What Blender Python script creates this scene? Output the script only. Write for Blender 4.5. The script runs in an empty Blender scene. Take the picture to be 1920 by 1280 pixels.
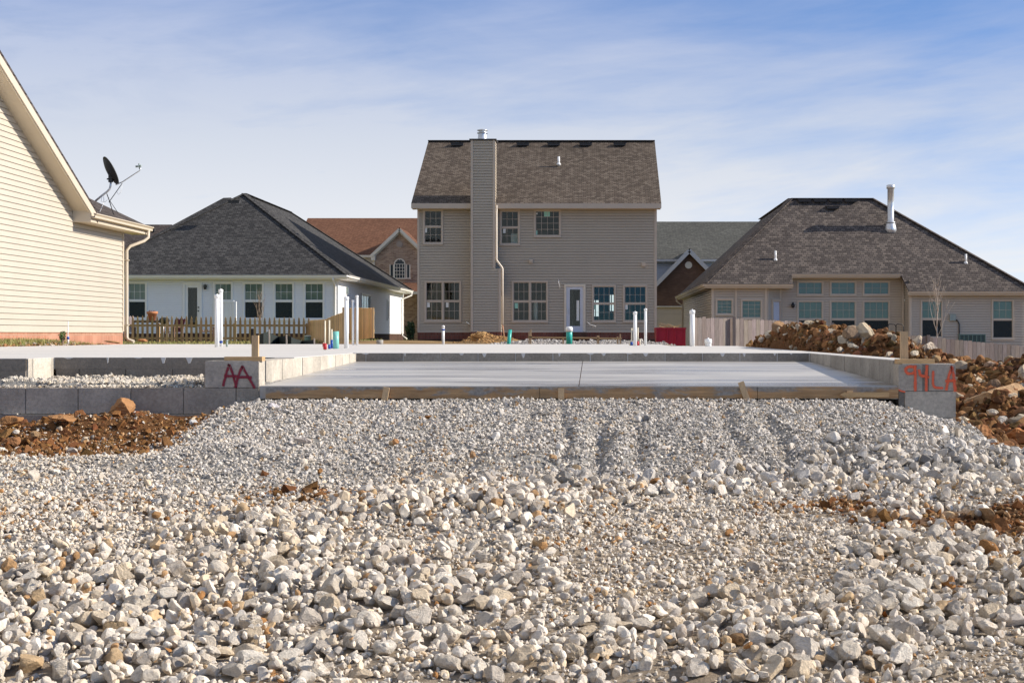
import bpy, bmesh, math, random
import numpy as np
from mathutils import Vector, Matrix

random.seed(7)
RNG = np.random.default_rng(11)
SC = bpy.context.scene
COL = SC.collection
F = 2667.0            # focal length in photo pixels (1920 wide)
PX0, PY0 = 1110.0, 628.0

def wx(px, s): return (px - PX0) / s
def wz(py, s): return (PY0 - py) / s
def wy(s): return F / s
def pt(px, py, s): return ((px - PX0) / s, F / s, (PY0 - py) / s)

# ------------------------------------------------------------------ materials
MATS = {}
def _new(name):
    m = bpy.data.materials.new(name); m.use_nodes = True
    nt = m.node_tree
    b = nt.nodes['Principled BSDF']
    return m, nt, b

def L(nt, a, b): nt.links.new(a, b)

def node(nt, t, **kw):
    n = nt.nodes.new(t)
    for k, v in kw.items():
        if k in n.inputs: n.inputs[k].default_value = v
        else: setattr(n, k, v)
    return n

def mixrgb(nt, fac, a, b, mode='MIX'):
    n = nt.nodes.new('ShaderNodeMix'); n.data_type = 'RGBA'; n.blend_type = mode
    for i, v in ((0, fac), (6, a), (7, b)):
        if hasattr(v, 'links'): L(nt, v, n.inputs[i])
        else:
            n.inputs[i].default_value = v if i == 0 else (*v[:3], 1)
    return n.outputs[2]

def ramp(nt, fac, stops):
    n = nt.nodes.new('ShaderNodeValToRGB')
    el = n.color_ramp.elements
    while len(el) < len(stops): el.new(0.5)
    for e, (p, c) in zip(el, stops):
        e.position = p; e.color = (*c[:3], 1) if len(c) >= 3 else (c[0],) * 3 + (1,)
    L(nt, fac, n.inputs[0])
    return n.outputs[0]

def noise(nt, vec, scale, detail=4, rough=.55, dist=0):
    n = node(nt, 'ShaderNodeTexNoise')
    n.inputs['Scale'].default_value = scale; n.inputs['Detail'].default_value = detail
    n.inputs['Roughness'].default_value = rough; n.inputs['Distortion'].default_value = dist
    if vec is not None: L(nt, vec, n.inputs['Vector'])
    return n.outputs['Fac']

def bumpn(nt, h, strength, dist, b):
    n = node(nt, 'ShaderNodeBump'); n.inputs['Strength'].default_value = strength
    n.inputs['Distance'].default_value = dist
    L(nt, h, n.inputs['Height']); L(nt, n.outputs[0], b.inputs['Normal'])
    return n

def M(name, col, rough=.75, var=.15, scale=4, bump=0, bscale=60, metal=0, attr=False, spec=.4, stretch=None, fine=.0):
    """plain procedural surface: base colour broken by two noises, optional bump, optional per-face tint"""
    if name in MATS: return MATS[name]
    m, nt, b = _new(name)
    tc = node(nt, 'ShaderNodeTexCoord').outputs['Object']
    if stretch:
        mp = node(nt, 'ShaderNodeMapping'); mp.inputs['Scale'].default_value = stretch
        L(nt, tc, mp.inputs['Vector']); tc = mp.outputs[0]
    c = tuple(col)
    lo = tuple(x * (1 - var) for x in c); hi = tuple(min(1, x * (1 + var)) for x in c)
    f = noise(nt, tc, scale, 6, .6)
    out = ramp(nt, f, [(.3, lo), (.7, hi)])
    if fine:
        f2 = noise(nt, tc, scale * 14, 3, .6)
        out = mixrgb(nt, 1.0, out, ramp(nt, f2, [(.3, (1 - fine,) * 3), (.7, (1 + fine * .5,) * 3)]), 'MULTIPLY')
    if attr:
        a = node(nt, 'ShaderNodeAttribute'); a.attribute_name = 'col'
        out = mixrgb(nt, 1.0, out, a.outputs['Color'], 'MULTIPLY')
    L(nt, out, b.inputs['Base Color'])
    b.inputs['Roughness'].default_value = rough
    b.inputs['Metallic'].default_value = metal
    b.inputs['Specular IOR Level'].default_value = spec
    if bump: bumpn(nt, noise(nt, tc, bscale, 5, .65), bump, .01, b)
    MATS[name] = m
    return m

def brickmat(name, c1, c2, mortar, w, h, ms, offset=.5, bump=.5, patch=.25, rough=.85):
    m, nt, b = _new(name)
    uv = node(nt, 'ShaderNodeUVMap').outputs[0]
    n = node(nt, 'ShaderNodeTexBrick')
    n.offset = offset
    n.inputs['Scale'].default_value = 1; n.inputs['Brick Width'].default_value = w
    n.inputs['Row Height'].default_value = h; n.inputs['Mortar Size'].default_value = ms
    n.inputs['Color1'].default_value = (*c1, 1); n.inputs['Color2'].default_value = (*c2, 1)
    n.inputs['Mortar'].default_value = (*mortar, 1)
    L(nt, uv, n.inputs['Vector'])
    f = noise(nt, uv, 1.1, 5, .6)
    c = mixrgb(nt, 1.0, n.outputs['Color'], ramp(nt, f, [(.3, (1 - patch,) * 3), (.7, (1 + patch * .6,) * 3)]), 'MULTIPLY')
    L(nt, c, b.inputs['Base Color'])
    b.inputs['Roughness'].default_value = rough
    b.inputs['Specular IOR Level'].default_value = .2
    if bump:
        inv = node(nt, 'ShaderNodeMath', operation='SUBTRACT'); inv.inputs[0].default_value = 1
        L(nt, n.outputs['Fac'], inv.inputs[1]); bumpn(nt, inv.outputs[0], bump, .01, b)
    MATS[name] = m
    return m

def shinglemat(name, cols, row=.14):
    """asphalt shingles: rows of tabs, each tab its own tone, a thin dark line under every course"""
    m, nt, b = _new(name)
    uv = node(nt, 'ShaderNodeUVMap').outputs[0]
    n = node(nt, 'ShaderNodeTexBrick'); n.offset = .37; n.offset_frequency = 2
    n.inputs['Scale'].default_value = 1; n.inputs['Brick Width'].default_value = .21
    n.inputs['Row Height'].default_value = row; n.inputs['Mortar Size'].default_value = .011
    n.inputs['Mortar Smooth'].default_value = .3
    n.inputs['Color1'].default_value = (0, 0, 0, 1); n.inputs['Color2'].default_value = (1, 1, 1, 1)
    n.inputs['Mortar'].default_value = (.0, .0, .0, 1)
    L(nt, uv, n.inputs['Vector'])
    mp = node(nt, 'ShaderNodeMapping'); mp.inputs['Scale'].default_value = (4.2, 7.1, 1)
    L(nt, uv, mp.inputs['Vector'])
    f = noise(nt, mp.outputs[0], 1.6, 3, .7)
    sep = node(nt, 'ShaderNodeSeparateColor'); L(nt, n.outputs['Color'], sep.inputs[0])
    mx = node(nt, 'ShaderNodeMath', operation='MULTIPLY_ADD'); mx.inputs[1].default_value = .50; 
    L(nt, sep.outputs[0], mx.inputs[0])
    sc = node(nt, 'ShaderNodeMath', operation='MULTIPLY'); sc.inputs[1].default_value = .50
    L(nt, f, sc.inputs[0]); L(nt, sc.outputs[0], mx.inputs[2])
    c = ramp(nt, mx.outputs[0], [(.15, cols[0]), (.5, cols[1]), (.90, cols[2])])
    big = noise(nt, uv, .35, 4, .6)
    c = mixrgb(nt, 1.0, c, ramp(nt, big, [(.3, (.90,) * 3), (.7, (1.10,) * 3)]), 'MULTIPLY')
    c = mixrgb(nt, n.outputs['Fac'], c, tuple(x * .45 for x in cols[0]))
    L(nt, c, b.inputs['Base Color'])
    b.inputs['Roughness'].default_value = .9; b.inputs['Specular IOR Level'].default_value = .2
    inv = node(nt, 'ShaderNodeMath', operation='SUBTRACT'); inv.inputs[0].default_value = 1
    L(nt, n.outputs['Fac'], inv.inputs[1]); bumpn(nt, inv.outputs[0], .7, .012, b)
    MATS[name] = m
    return m

def glassmat(name, tint=(.86, .92, .90), refl=.9):
    m, nt, b = _new(name)
    nt.nodes.remove(b)
    out = nt.nodes['Material Output']
    tr = node(nt, 'ShaderNodeBsdfTransparent'); tr.inputs[0].default_value = (*tint, 1)
    gl = node(nt, 'ShaderNodeBsdfGlossy'); gl.inputs['Roughness'].default_value = .03
    gl.inputs[0].default_value = (.9, .95, .97, 1)
    fr = node(nt, 'ShaderNodeFresnel'); fr.inputs[0].default_value = 1.55
    mu = node(nt, 'ShaderNodeMath', operation='MULTIPLY_ADD'); mu.inputs[1].default_value = .5; mu.inputs[2].default_value = .0
    L(nt, fr.outputs[0], mu.inputs[0])
    mx = node(nt, 'ShaderNodeMixShader')
    L(nt, mu.outputs[0], mx.inputs[0]); L(nt, tr.outputs[0], mx.inputs[1]); L(nt, gl.outputs[0], mx.inputs[2])
    L(nt, mx.outputs[0], out.inputs[0])
    MATS[name] = m
    return m

def screenmat(name, col, alpha):
    m, nt, b = _new(name)
    b.inputs['Base Color'].default_value = (*col, 1); b.inputs['Roughness'].default_value = .8
    b.inputs['Alpha'].default_value = alpha
    MATS[name] = m
    return m

def spraymat(name, col):
    """spray paint: solid in the middle of the stroke (uv.y = 0), speckled towards its edges"""
    m, nt, b = _new(name)
    uv = node(nt, 'ShaderNodeUVMap').outputs[0]
    sp = node(nt, 'ShaderNodeSeparateXYZ'); L(nt, uv, sp.inputs[0])
    ab = node(nt, 'ShaderNodeMath', operation='ABSOLUTE'); L(nt, sp.outputs[1], ab.inputs[0])
    tc = node(nt, 'ShaderNodeTexCoord').outputs['Object']
    n1 = noise(nt, tc, 190, 4, .75)
    n2 = noise(nt, tc, 28, 2, .5)
    s = node(nt, 'ShaderNodeMath', operation='MULTIPLY_ADD'); s.inputs[1].default_value = .75; L(nt, n1, s.inputs[0])
    s2 = node(nt, 'ShaderNodeMath', operation='MULTIPLY'); s2.inputs[1].default_value = .55; L(nt, n2, s2.inputs[0])
    L(nt, s2.outputs[0], s.inputs[2])
    d = node(nt, 'ShaderNodeMath', operation='SUBTRACT'); L(nt, s.outputs[0], d.inputs[0]); L(nt, ab.outputs[0], d.inputs[1])
    a = ramp(nt, d.outputs[0], [(.0, (0, 0, 0)), (.30, (.86, .86, .86))])
    L(nt, a, b.inputs['Alpha'])
    b.inputs['Base Color'].default_value = (*col, 1); b.inputs['Roughness'].default_value = .6
    MATS[name] = m
    return m

# ------------------------------------------------------------------ mesh builder
ORG = {}
def origin_of(p):
    return ORG.get(p.name, (0, 0, 0)) if p is not None else None

def linkobj(name, data, mat=None, parent=None, org=None):
    o = bpy.data.objects.new(name, data); COL.objects.link(o)
    if mat is not None and data is not None:
        for mm in (mat if isinstance(mat, (list, tuple)) else [mat]): data.materials.append(mm)
    if parent is not None:
        o.parent = parent; ORG[o.name] = ORG[parent.name]
    else:
        o.location = org or (0, 0, 0); ORG[o.name] = tuple(org or (0, 0, 0))
    return o

class MB:
    def __init__(self): self.v = []; self.f = []; self.c = []; self.uv = []; self.sm = []; self.tint = (1, 1, 1)
    def quad(self, *p, uv=None):
        i = len(self.v); self.v += [tuple(q) for q in p]
        self.f.append(tuple(range(i, i + len(p)))); self.c.append(self.tint); self.uv.append(uv); self.sm.append(False)
    def box8(self, P):
        i = len(self.v); self.v += [tuple(p) for p in P]
        for a in ((0, 3, 2, 1), (4, 5, 6, 7), (0, 1, 5, 4), (1, 2, 6, 5), (2, 3, 7, 6), (3, 0, 4, 7)):
            self.f.append(tuple(i + k for k in a)); self.c.append(self.tint); self.uv.append(None); self.sm.append(False)
    def box(self, x0, x1, y0, y1, z0, z1):
        self.box8([(x0, y0, z0), (x1, y0, z0), (x1, y1, z0), (x0, y1, z0), (x0, y0, z1), (x1, y0, z1), (x1, y1, z1), (x0, y1, z1)])
    def prism(self, poly, vec):
        """closed slab: polygon and the same polygon moved by vec"""
        n = len(poly); i = len(self.v)
        self.v += [tuple(p) for p in poly] + [tuple(p[k] + vec[k] for k in range(3)) for p in poly]
        self.f.append(tuple(range(i, i + n))); self.f.append(tuple(range(i + 2 * n - 1, i + n - 1, -1)))
        for k in range(n):
            k2 = (k + 1) % n
            self.f.append((i + k, i + n + k, i + n + k2, i + k2))
        self.c += [self.tint] * (n + 2); self.uv += [None] * (n + 2); self.sm += [False] * (n + 2)
    def tube(self, path, r, n=10, cap=True):
        path = [Vector(p) for p in path]; rs = r if isinstance(r, (list, tuple)) else [r] * len(path)
        i = len(self.v); up = None
        for k, p in enumerate(path):
            d = (path[min(k + 1, len(path) - 1)] - path[max(k - 1, 0)]).normalized()
            if up is None:
                up = Vector((0, 0, 1)) if abs(d.z) < .9 else Vector((0, 1, 0))
            a = d.cross(up).normalized(); up2 = a.cross(d).normalized(); up = up2
            for j in range(n):
                t = 2 * math.pi * j / n
                q = p + (a * math.cos(t) + up2 * math.sin(t)) * rs[k]
                self.v.append(tuple(q))
        for k in range(len(path) - 1):
            for j in range(n):
                j2 = (j + 1) % n
                self.f.append((i + k * n + j, i + k * n + j2, i + (k + 1) * n + j2, i + (k + 1) * n + j))
                self.c.append(self.tint); self.uv.append(None); self.sm.append(True)
        if cap:
            self.f.append(tuple(i + j for j in range(n))[::-1]); self.f.append(tuple(i + (len(path) - 1) * n + j for j in range(n)))
            self.c += [self.tint] * 2; self.uv += [None] * 2; self.sm += [False] * 2
    def lathe(self, cx, cy, prof, n=20):
        """profile [(r, z)...] turned about the vertical through cx, cy"""
        i = len(self.v)
        for r, z in prof:
            for j in range(n):
                t = 2 * math.pi * j / n; self.v.append((cx + r * math.cos(t), cy + r * math.sin(t), z))
        for k in range(len(prof) - 1):
            for j in range(n):
                j2 = (j + 1) % n
                self.f.append((i + k * n + j, i + k * n + j2, i + (k + 1) * n + j2, i + (k + 1) * n + j))
                self.c.append(self.tint); self.uv.append(None); self.sm.append(True)
        self.f.append(tuple(i + j for j in range(n))[::-1]); self.f.append(tuple(i + (len(prof) - 1) * n + j for j in range(n)))
        self.c += [self.tint] * 2; self.uv += [None] * 2; self.sm += [False] * 2
    def build(self, name, mat, parent=None, org=None):
        o3 = origin_of(parent) if parent is not None else (org or (0, 0, 0))
        me = bpy.data.meshes.new(name)
        me.from_pydata([(x - o3[0], y - o3[1], z - o3[2]) for x, y, z in self.v], [], self.f)
        me.polygons.foreach_set('use_smooth', self.sm)
        V = self.v; UV = []; CC = []
        for pi, p in enumerate(me.polygons):
            uv = self.uv[pi]; c = self.c[pi]; n = p.normal
            if uv is None:
                if abs(n.z) < .985:
                    u = Vector((0, 0, 1)).cross(n).normalized(); w = n.cross(u)
                    if w.z < 0: w = -w
                    if abs(u.x) > abs(u.y):
                        if u.x < 0: u = -u
                    elif u.y < 0: u = -u
                else: u, w = Vector((1, 0, 0)), Vector((0, 1, 0))
                uv = [(Vector(V[i]).dot(u), Vector(V[i]).dot(w)) for i in self.f[pi]]
            for q in uv: UV += [q[0], q[1]]; CC += [c[0], c[1], c[2], 1.0]
        me.uv_layers.new(name='UVMap')
        me.attributes.new('col', 'FLOAT_COLOR', 'CORNER')
        me.uv_layers['UVMap'].data.foreach_set('uv', UV)
        me.attributes['col'].data.foreach_set('color', CC)
        return linkobj(name, me, mat, parent, org)

def tag(o, label=None, cat=None, group=None, kind=None):
    if label: o['label'] = label
    if cat: o['category'] = cat
    if group: o['group'] = group
    if kind: o['kind'] = kind
    return o

def thing(name, loc, label, cat, group=None):
    o = bpy.data.objects.new(name, None); COL.objects.link(o)
    o.location = loc; o.empty_display_size = .2; ORG[o.name] = tuple(loc)
    return tag(o, label, cat, group)

class Wall:
    """a vertical wall: u runs along it, d is the distance out of its face, z is up"""
    def __init__(self, O, U, N): self.O, self.U, self.N = O, U, N
    def P(self, u, d, z):
        return (self.O[0] + u * self.U[0] + d * self.N[0], self.O[1] + u * self.U[1] + d * self.N[1], z)
    def box(self, mb, u0, u1, d0, d1, z0, z1):
        P = self.P
        mb.box8([P(u0, d1, z0), P(u1, d1, z0), P(u1, d0, z0), P(u0, d0, z0), P(u0, d1, z1), P(u1, d1, z1), P(u1, d0, z1), P(u0, d0, z1)])
    def front(Y): return Wall((0, Y), (1, 0), (0, -1))
    def right(X): return Wall((X, 0), (0, 1), (1, 0))
    def left(X): return Wall((X, 0), (0, 1), (-1, 0))

def lap(mb, W, z0, z1, ufn, openings=(), course=.12, lip=.016, slot=.024):
    """lap siding course by course, really stepped, with the openings left out"""
    n = max(1, round((z1 - z0) / course)); c = (z1 - z0) / n
    for k in range(n):
        a, b = z0 + k * c, z0 + (k + 1) * c
        ua, ub = ufn(a), ufn(b)
        if ua[1] <= ua[0]: continue
        mid = (a + b) / 2
        cuts = sorted((o[0], o[1]) for o in openings if o[2] < mid < o[3])
        segs = []; last = None
        for (l, r) in cuts:
            segs.append((last, l)); last = r
        segs.append((last, None))
        for l, r in segs:
            la, lb = (ua[0], ub[0]) if l is None else (l, l)
            ra, rb = (ua[1], ub[1]) if r is None else (r, r)
            if ra <= la: continue
            rb = max(rb, lb)
            if not lip: mb.quad(W.P(la, 0, a), W.P(ra, 0, a), W.P(rb, 0, b), W.P(lb, 0, b)); continue
            g = b - slot; t = (g - a) / (b - a); lm, rm = la + (lb - la) * t, ra + (rb - ra) * t
            mb.quad(W.P(la, lip, a), W.P(ra, lip, a), W.P(rm, 0, g), W.P(lm, 0, g))
            mb.quad(W.P(lm, 0, g), W.P(rm, 0, g), W.P(rm, -slot * 1.6, g), W.P(lm, -slot * 1.6, g))
            mb.quad(W.P(lm, -slot * 1.6, g), W.P(rm, -slot * 1.6, g), W.P(rb, -slot * 1.6, b), W.P(lb, -slot * 1.6, b))
            mb.quad(W.P(la, -slot * 1.6, a), W.P(ra, -slot * 1.6, a), W.P(ra, lip, a), W.P(la, lip, a))

const = lambda a, b: (lambda z: (a, b))

def window(root, W, u0, u1, z0, z1, mats, cols=3, rows=2, blind=True, screen=True, double=True, units=1, arch=False, name='window', label=None):
    """casing, sashes and bars in one mesh; panes, blinds and screens are its children. u0..z1 is the outer edge of the casing"""
    t = mats.get('casing', .065); fm, sm = mats['frame'], mats.get('sash', mats['frame'])
    f = MB()
    W.box(f, u0, u1, -.02, .045, z0, z0 + t); W.box(f, u0, u1, -.02, .045, z1 - t, z1)
    W.box(f, u0, u0 + t, -.02, .042, z0 + t, z1 - t); W.box(f, u1 - t, u1, -.02, .042, z0 + t, z1 - t)
    W.box(f, u0 - .02, u1 + .02, .0, .065, z0 - .025, z0)
    wi = (u1 - u0 - t * (units + 1)) / units
    panes = []
    for k in range(units):
        a = u0 + t + k * (wi + t); b = a + wi
        if k: W.box(f, a - t, a, -.02, .041, z0 + t, z1 - t)
        zz = [(z0 + t, z1 - t)]
        if double:
            mid = (z0 + z1) / 2; W.box(f, a, b, -.05, .012, mid - .025, mid + .025); zz = [(z0 + t, mid - .025), (mid + .025, z1 - t)]
        for (c, d) in zz:
            e = .03
            W.box(f, a, b, -.05, .0, c, c + e); W.box(f, a, b, -.05, .0, d - e, d)
            W.box(f, a, a + e, -.05, -.001, c + e, d - e); W.box(f, b - e, b, -.05, -.001, c + e, d - e)
            for i in range(1, cols):
                x = a + (b - a) * i / cols; W.box(f, x - .007, x + .007, -.032, -.012, c + e, d - e)
            for j in range(1, rows):
                y = c + (d - c) * j / rows; W.box(f, a + e, b - e, -.031, -.011, y - .007, y + .007)
            panes.append((a + e, b - e, c + e, d - e))
        # reveal
        for q in ((a, a), (b, b)):
            f.quad(W.P(q[0], 0, z0 + t), W.P(q[0], -.16, z0 + t), W.P(q[0], -.16, z1 - t), W.P(q[0], 0, z1 - t))
    wo = f.build(name, fm, root)
    if label: wo['label'] = label
    for i, (a, b, c, d) in enumerate(panes):
        g = MB(); W.box(g, a, b, -.026, -.02, c, d); g.build('glass_pane', MATS['glass'], wo)
        if screen and double and i % 2 == 0:
            g = MB(); W.box(g, a, b, -.008, -.004, c, d); g.build('insect_screen', MATS['insect_screen'], wo)
    if blind:
        for k in range(units):
            a = u0 + t + k * (wi + t); b = a + wi
            g = MB(); nz = max(4, int((z1 - z0) / .05)); h = (z1 - z0 - 2 * t) / nz
            for j in range(nz):
                z = z0 + t + j * h
                g.quad(W.P(a + .02, -.10, z), W.P(b - .02, -.10, z), W.P(b - .02, -.075, z + h * .96), W.P(a + .02, -.075, z + h * .96))
            g.build('blind', MATS['blind'], wo)
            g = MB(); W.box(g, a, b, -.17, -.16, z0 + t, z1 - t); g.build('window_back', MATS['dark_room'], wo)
    return wo

def roof(mb, pts, t=.06):
    mb.prism([tuple(p) for p in pts], (0, 0, -t))

def beam(mb, a, b, w, h, side=(0, 0, 1)):
    """a straight bar of width w and height h between two points"""
    a, b = Vector(a), Vector(b); d = (b - a).normalized(); s = Vector(side)
    x = d.cross(s)
    if x.length < 1e-4: x = d.cross(Vector((0, 1, 0)))
    x.normalize(); y = x.cross(d).normalized()
    P = []
    for p in (a, b):
        for sx, sy in ((-1, -1), (1, -1), (1, 1), (-1, 1)): P.append(tuple(p + x * sx * w / 2 + y * sy * h / 2))
    mb.box8(P)
# ------------------------------------------------------------------ camera, sun, sky
cam_d = bpy.data.cameras.new('camera'); cam = bpy.data.objects.new('camera', cam_d); COL.objects.link(cam)
cam.location = (0, 0, 0); cam.rotation_euler = (math.radians(90), 0, 0)
cam_d.sensor_width = 36; cam_d.lens = 36 * F / 1920
cam_d.shift_x = (960 - PX0) / 1920; cam_d.shift_y = -(640 - PY0) / 1920
cam_d.clip_start = .05; cam_d.clip_end = 6000
SC.camera = cam

SUN_EL, SUN_AZ = math.radians(28.5), math.radians(-.6)     # from the right, square to the house fronts
sd = Vector((math.cos(SUN_EL) * math.cos(SUN_AZ), -math.cos(SUN_EL) * math.sin(SUN_AZ), math.sin(SUN_EL)))
sl = bpy.data.lights.new('sun', 'SUN'); sl.energy = 4.7; sl.angle = math.radians(.55); sl.color = (1, .905, .77)
so = bpy.data.objects.new('sun', sl); COL.objects.link(so)
so.rotation_euler = (-sd).to_track_quat('-Z', 'Y').to_euler(); so.location = sd * 40

w = bpy.data.worlds.new('World'); SC.world = w; w.use_nodes = True
nt = w.node_tree; nt.nodes.clear()
out = node(nt, 'ShaderNodeOutputWorld')
tc = node(nt, 'ShaderNodeTexCoord').outputs['Generated']
sx = node(nt, 'ShaderNodeSeparateXYZ'); L(nt, tc, sx.inputs[0])
def mth(op, a, b=None, c=None, clamp=False):
    n = node(nt, 'ShaderNodeMath', operation=op); n.use_clamp = clamp
    for i, v in enumerate((a, b, c)):
        if v is None: continue
        if hasattr(v, 'links'): L(nt, v, n.inputs[i])
        else: n.inputs[i].default_value = v
    return n.outputs[0]
zz = mth('MULTIPLY_ADD', sx.outputs[2], 2.6, .03)
cb = node(nt, 'ShaderNodeCombineXYZ'); L(nt, sx.outputs[0], cb.inputs[0]); L(nt, sx.outputs[1], cb.inputs[1]); L(nt, zz, cb.inputs[2])
nrm = node(nt, 'ShaderNodeVectorMath', operation='NORMALIZE'); L(nt, cb.outputs[0], nrm.inputs[0])
sky = node(nt, 'ShaderNodeTexSky'); sky.sky_type = 'NISHITA'; sky.sun_disc = False
sky.sun_elevation = SUN_EL; sky.sun_rotation = math.radians(90) + SUN_AZ
sky.altitude = 300; sky.air_density = 1.0; sky.dust_density = .3; sky.ozone_density = 2.5
L(nt, nrm.outputs[0], sky.inputs['Vector'])
bg = node(nt, 'ShaderNodeBackground'); bg.inputs[1].default_value = .125
skc = mixrgb(nt, 1.0, sky.outputs[0], (.64, 1.0, 1.30), 'MULTIPLY')
L(nt, skc, bg.inputs[0])
# cloud veil: directions on the view's side read as azimuth and elevation
az = mth('ARCTAN2', sx.outputs[0], sx.outputs[1])
el = mth('ARCSINE', sx.outputs[2])
cv = node(nt, 'ShaderNodeCombineXYZ'); L(nt, mth('MULTIPLY', az, 2.6), cv.inputs[0]); L(nt, mth('MULTIPLY', el, 13.0), cv.inputs[1])
n1 = noise(nt, cv.outputs[0], 1.15, 6, .55, .45)
cv2 = node(nt, 'ShaderNodeCombineXYZ'); L(nt, mth('MULTIPLY_ADD', el, 4.5, mth('MULTIPLY', az, 4.0)), cv2.inputs[0]); L(nt, mth('MULTIPLY_ADD', az, -4.0, mth('MULTIPLY', el, 26.0)), cv2.inputs[1])
cv2.inputs[2].default_value = 4.2
n2 = noise(nt, cv2.outputs[0], 1.3, 7, .6, .3)
veil = mth('SUBTRACT', 1.75, mth('DIVIDE', el, .172), clamp=True)          # thick near the horizon
veil = mth('POWER', veil, .75)
fac = mth('ADD', mth('MULTIPLY', veil, 1.0), mth('MULTIPLY', mth('SUBTRACT', n1, .5), 1.25))
fac = mth('ADD', fac, mth('MULTIPLY', mth('SUBTRACT', n2, .5), .95))
fac = mth('ADD', fac, mth('MULTIPLY', az, -.55))                            # clearer sky to the right
fac = mth('ADD', fac, mth('MULTIPLY', mth('SUBTRACT', el, .26, clamp=True), 5.0, clamp=True))  # unseen cloud overhead, added for a more neutral, stronger ambient light
fac = mth('MULTIPLY', mth('ADD', fac, .02, clamp=True), .97)
cl = node(nt, 'ShaderNodeBackground')
cz = ramp(nt, mth('MULTIPLY', el, .9), [(.0, (.69, .69, .69)), (.06, (.64, .65, .67)), (.12, (.51, .545, .615)), (.21, (.30, .37, .56)), (.34, (.44, .43, .415)), (1.0, (.50, .475, .445))])
# small grey scuds, upper left
cv3 = node(nt, 'ShaderNodeCombineXYZ'); L(nt, mth('MULTIPLY', az, 11.0), cv3.inputs[0]); L(nt, mth('MULTIPLY', el, 34.0), cv3.inputs[1]); cv3.inputs[2].default_value = 1.7
n3 = noise(nt, cv3.outputs[0], 1.0, 5, .6, .3)
left = mth('MULTIPLY', mth('SUBTRACT', mth('MULTIPLY', az, -3.6), .62, clamp=True), mth('MULTIPLY', mth('SUBTRACT', el, .13, clamp=True), 18.0), clamp=True)
sc_ = mth('MULTIPLY', mth('MULTIPLY', mth('SUBTRACT', n3, .46, clamp=True), 7.0, clamp=True), left, clamp=True)
czz = mixrgb(nt, mth('MULTIPLY', sc_, .75), cz, (.30, .37, .53))
L(nt, czz, cl.inputs[0]); cl.inputs[1].default_value = 1.0
fac = mth('MAXIMUM', fac, mth('MULTIPLY', sc_, .55))
ms = node(nt, 'ShaderNodeMixShader'); L(nt, fac, ms.inputs[0]); L(nt, bg.outputs[0], ms.inputs[1]); L(nt, cl.outputs[0], ms.inputs[2])
L(nt, ms.outputs[0], out.inputs[0])

SC.view_settings.view_transform = 'Standard'; SC.view_settings.look = 'None'
SC.view_settings.exposure = .42; SC.view_settings.gamma = 1
SC.render.engine = 'CYCLES'
SC.cycles.use_denoising = True
SC.cycles.max_bounces = 5; SC.cycles.diffuse_bounces = 3; SC.cycles.glossy_bounces = 3; SC.cycles.transparent_max_bounces = 10
SC.cycles.caustics_reflective = False; SC.cycles.caustics_refractive = False

# ------------------------------------------------------------------ shared materials
glassmat('glass'); screenmat('insect_screen', (.022, .032, .034), .74)
screenmat('silt', (.012, .018, .018), .97)
M('blind', (.47, .52, .465), .7, .05, 2)
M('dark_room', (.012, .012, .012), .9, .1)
M('white_vinyl', (.84, .845, .86), .45, .03, 1.2, fine=.03)
M('white_trim', (.84, .83, .81), .4, .03, 2)
M('cream_vinyl', (.53, .475, .395), .5, .04, 1.0, fine=.04)
M('cream_trim', (.60, .52, .41), .42, .04, 2)
M('taupe_vinyl', (.445, .385, .305), .5, .05, .8, fine=.05)
M('taupe_trim', (.52, .44, .355), .45, .05, 2)
M('beige_vinyl', (.52, .455, .37), .5, .05, .8, fine=.05)
M('beige_trim', (.58, .50, .40), .45, .05, 2)
M('far_vinyl', (.62, .57, .50), .6, .04, 2)
M('far_grey_vinyl', (.50, .53, .60), .6, .04, 2)
M('pale_trim', (.70, .62, .52), .5, .04, 2)
M('pipe_white', (.84, .84, .83), .3, .04, 6, fine=.05)
M('pipe_teal', (.035, .42, .36), .35, .12, 8, fine=.08)
M('pipe_pale_teal', (.22, .56, .50), .35, .10, 8, fine=.08)
M('plastic_blue', (.012, .07, .36), .4, .1, 8); M('plastic_red', (.50, .02, .03), .4, .1, 8)
M('pipe_cream', (.74, .66, .50), .4, .05, 8)
M('galvanised', (.66, .68, .71), .35, .12, 7, metal=.55)
M('black_metal', (.02, .02, .022), .45, .2, 8)
M('dark_grey', (.05, .052, .055), .6, .2, 8)
M('vent_grey', (.045, .042, .042), .6, .2, 5)
M('new_wood', (.62, .42, .21), .75, .14, 3, bump=.25, stretch=(9, 9, 1.2), fine=.12, attr=True)
M('lumber', (.55, .36, .18), .8, .2, 5, bump=.4, bscale=30, stretch=(1.5, 8, 8), fine=.2, attr=True)
M('lumber_up', (.60, .42, .24), .8, .18, 5, bump=.4, bscale=30, stretch=(8, 8, 1.5), fine=.2, attr=True)
M('picket_wood', (.46, .30, .145), .85, .2, 4, bump=.3, stretch=(8, 8, 1.2), fine=.2, attr=True)
M('old_wood', (.30, .252, .225), .9, .22, 3, bump=.4, stretch=(10, 10, 1.0), fine=.25, attr=True)
M('terracotta', (.50, .21, .10), .8, .1, 6)
M('brown_wood', (.20, .12, .08), .8, .2, 5)
M('maroon_cloth', (.10, .02, .03), .9, .4, 25)
M('dumpster_red', (.36, .006, .03), .45, .12, 1.5, fine=.15)
M('bark', (.30, .22, .16), .9, .2, 12)
M('utility_green', (.22, .33, .24), .6, .1, 4)
M('ac_green', (.05, .085, .08), .5, .1, 6)
M('meter_grey', (.30, .36, .34), .5, .1, 6)
M('sticker', (.75, .76, .72), .6, .03, 4)
M('sticker_green', (.30, .60, .48), .6, .03, 4)
M('paint_green', (.12, .85, .03), .5, .05, 4)
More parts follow.
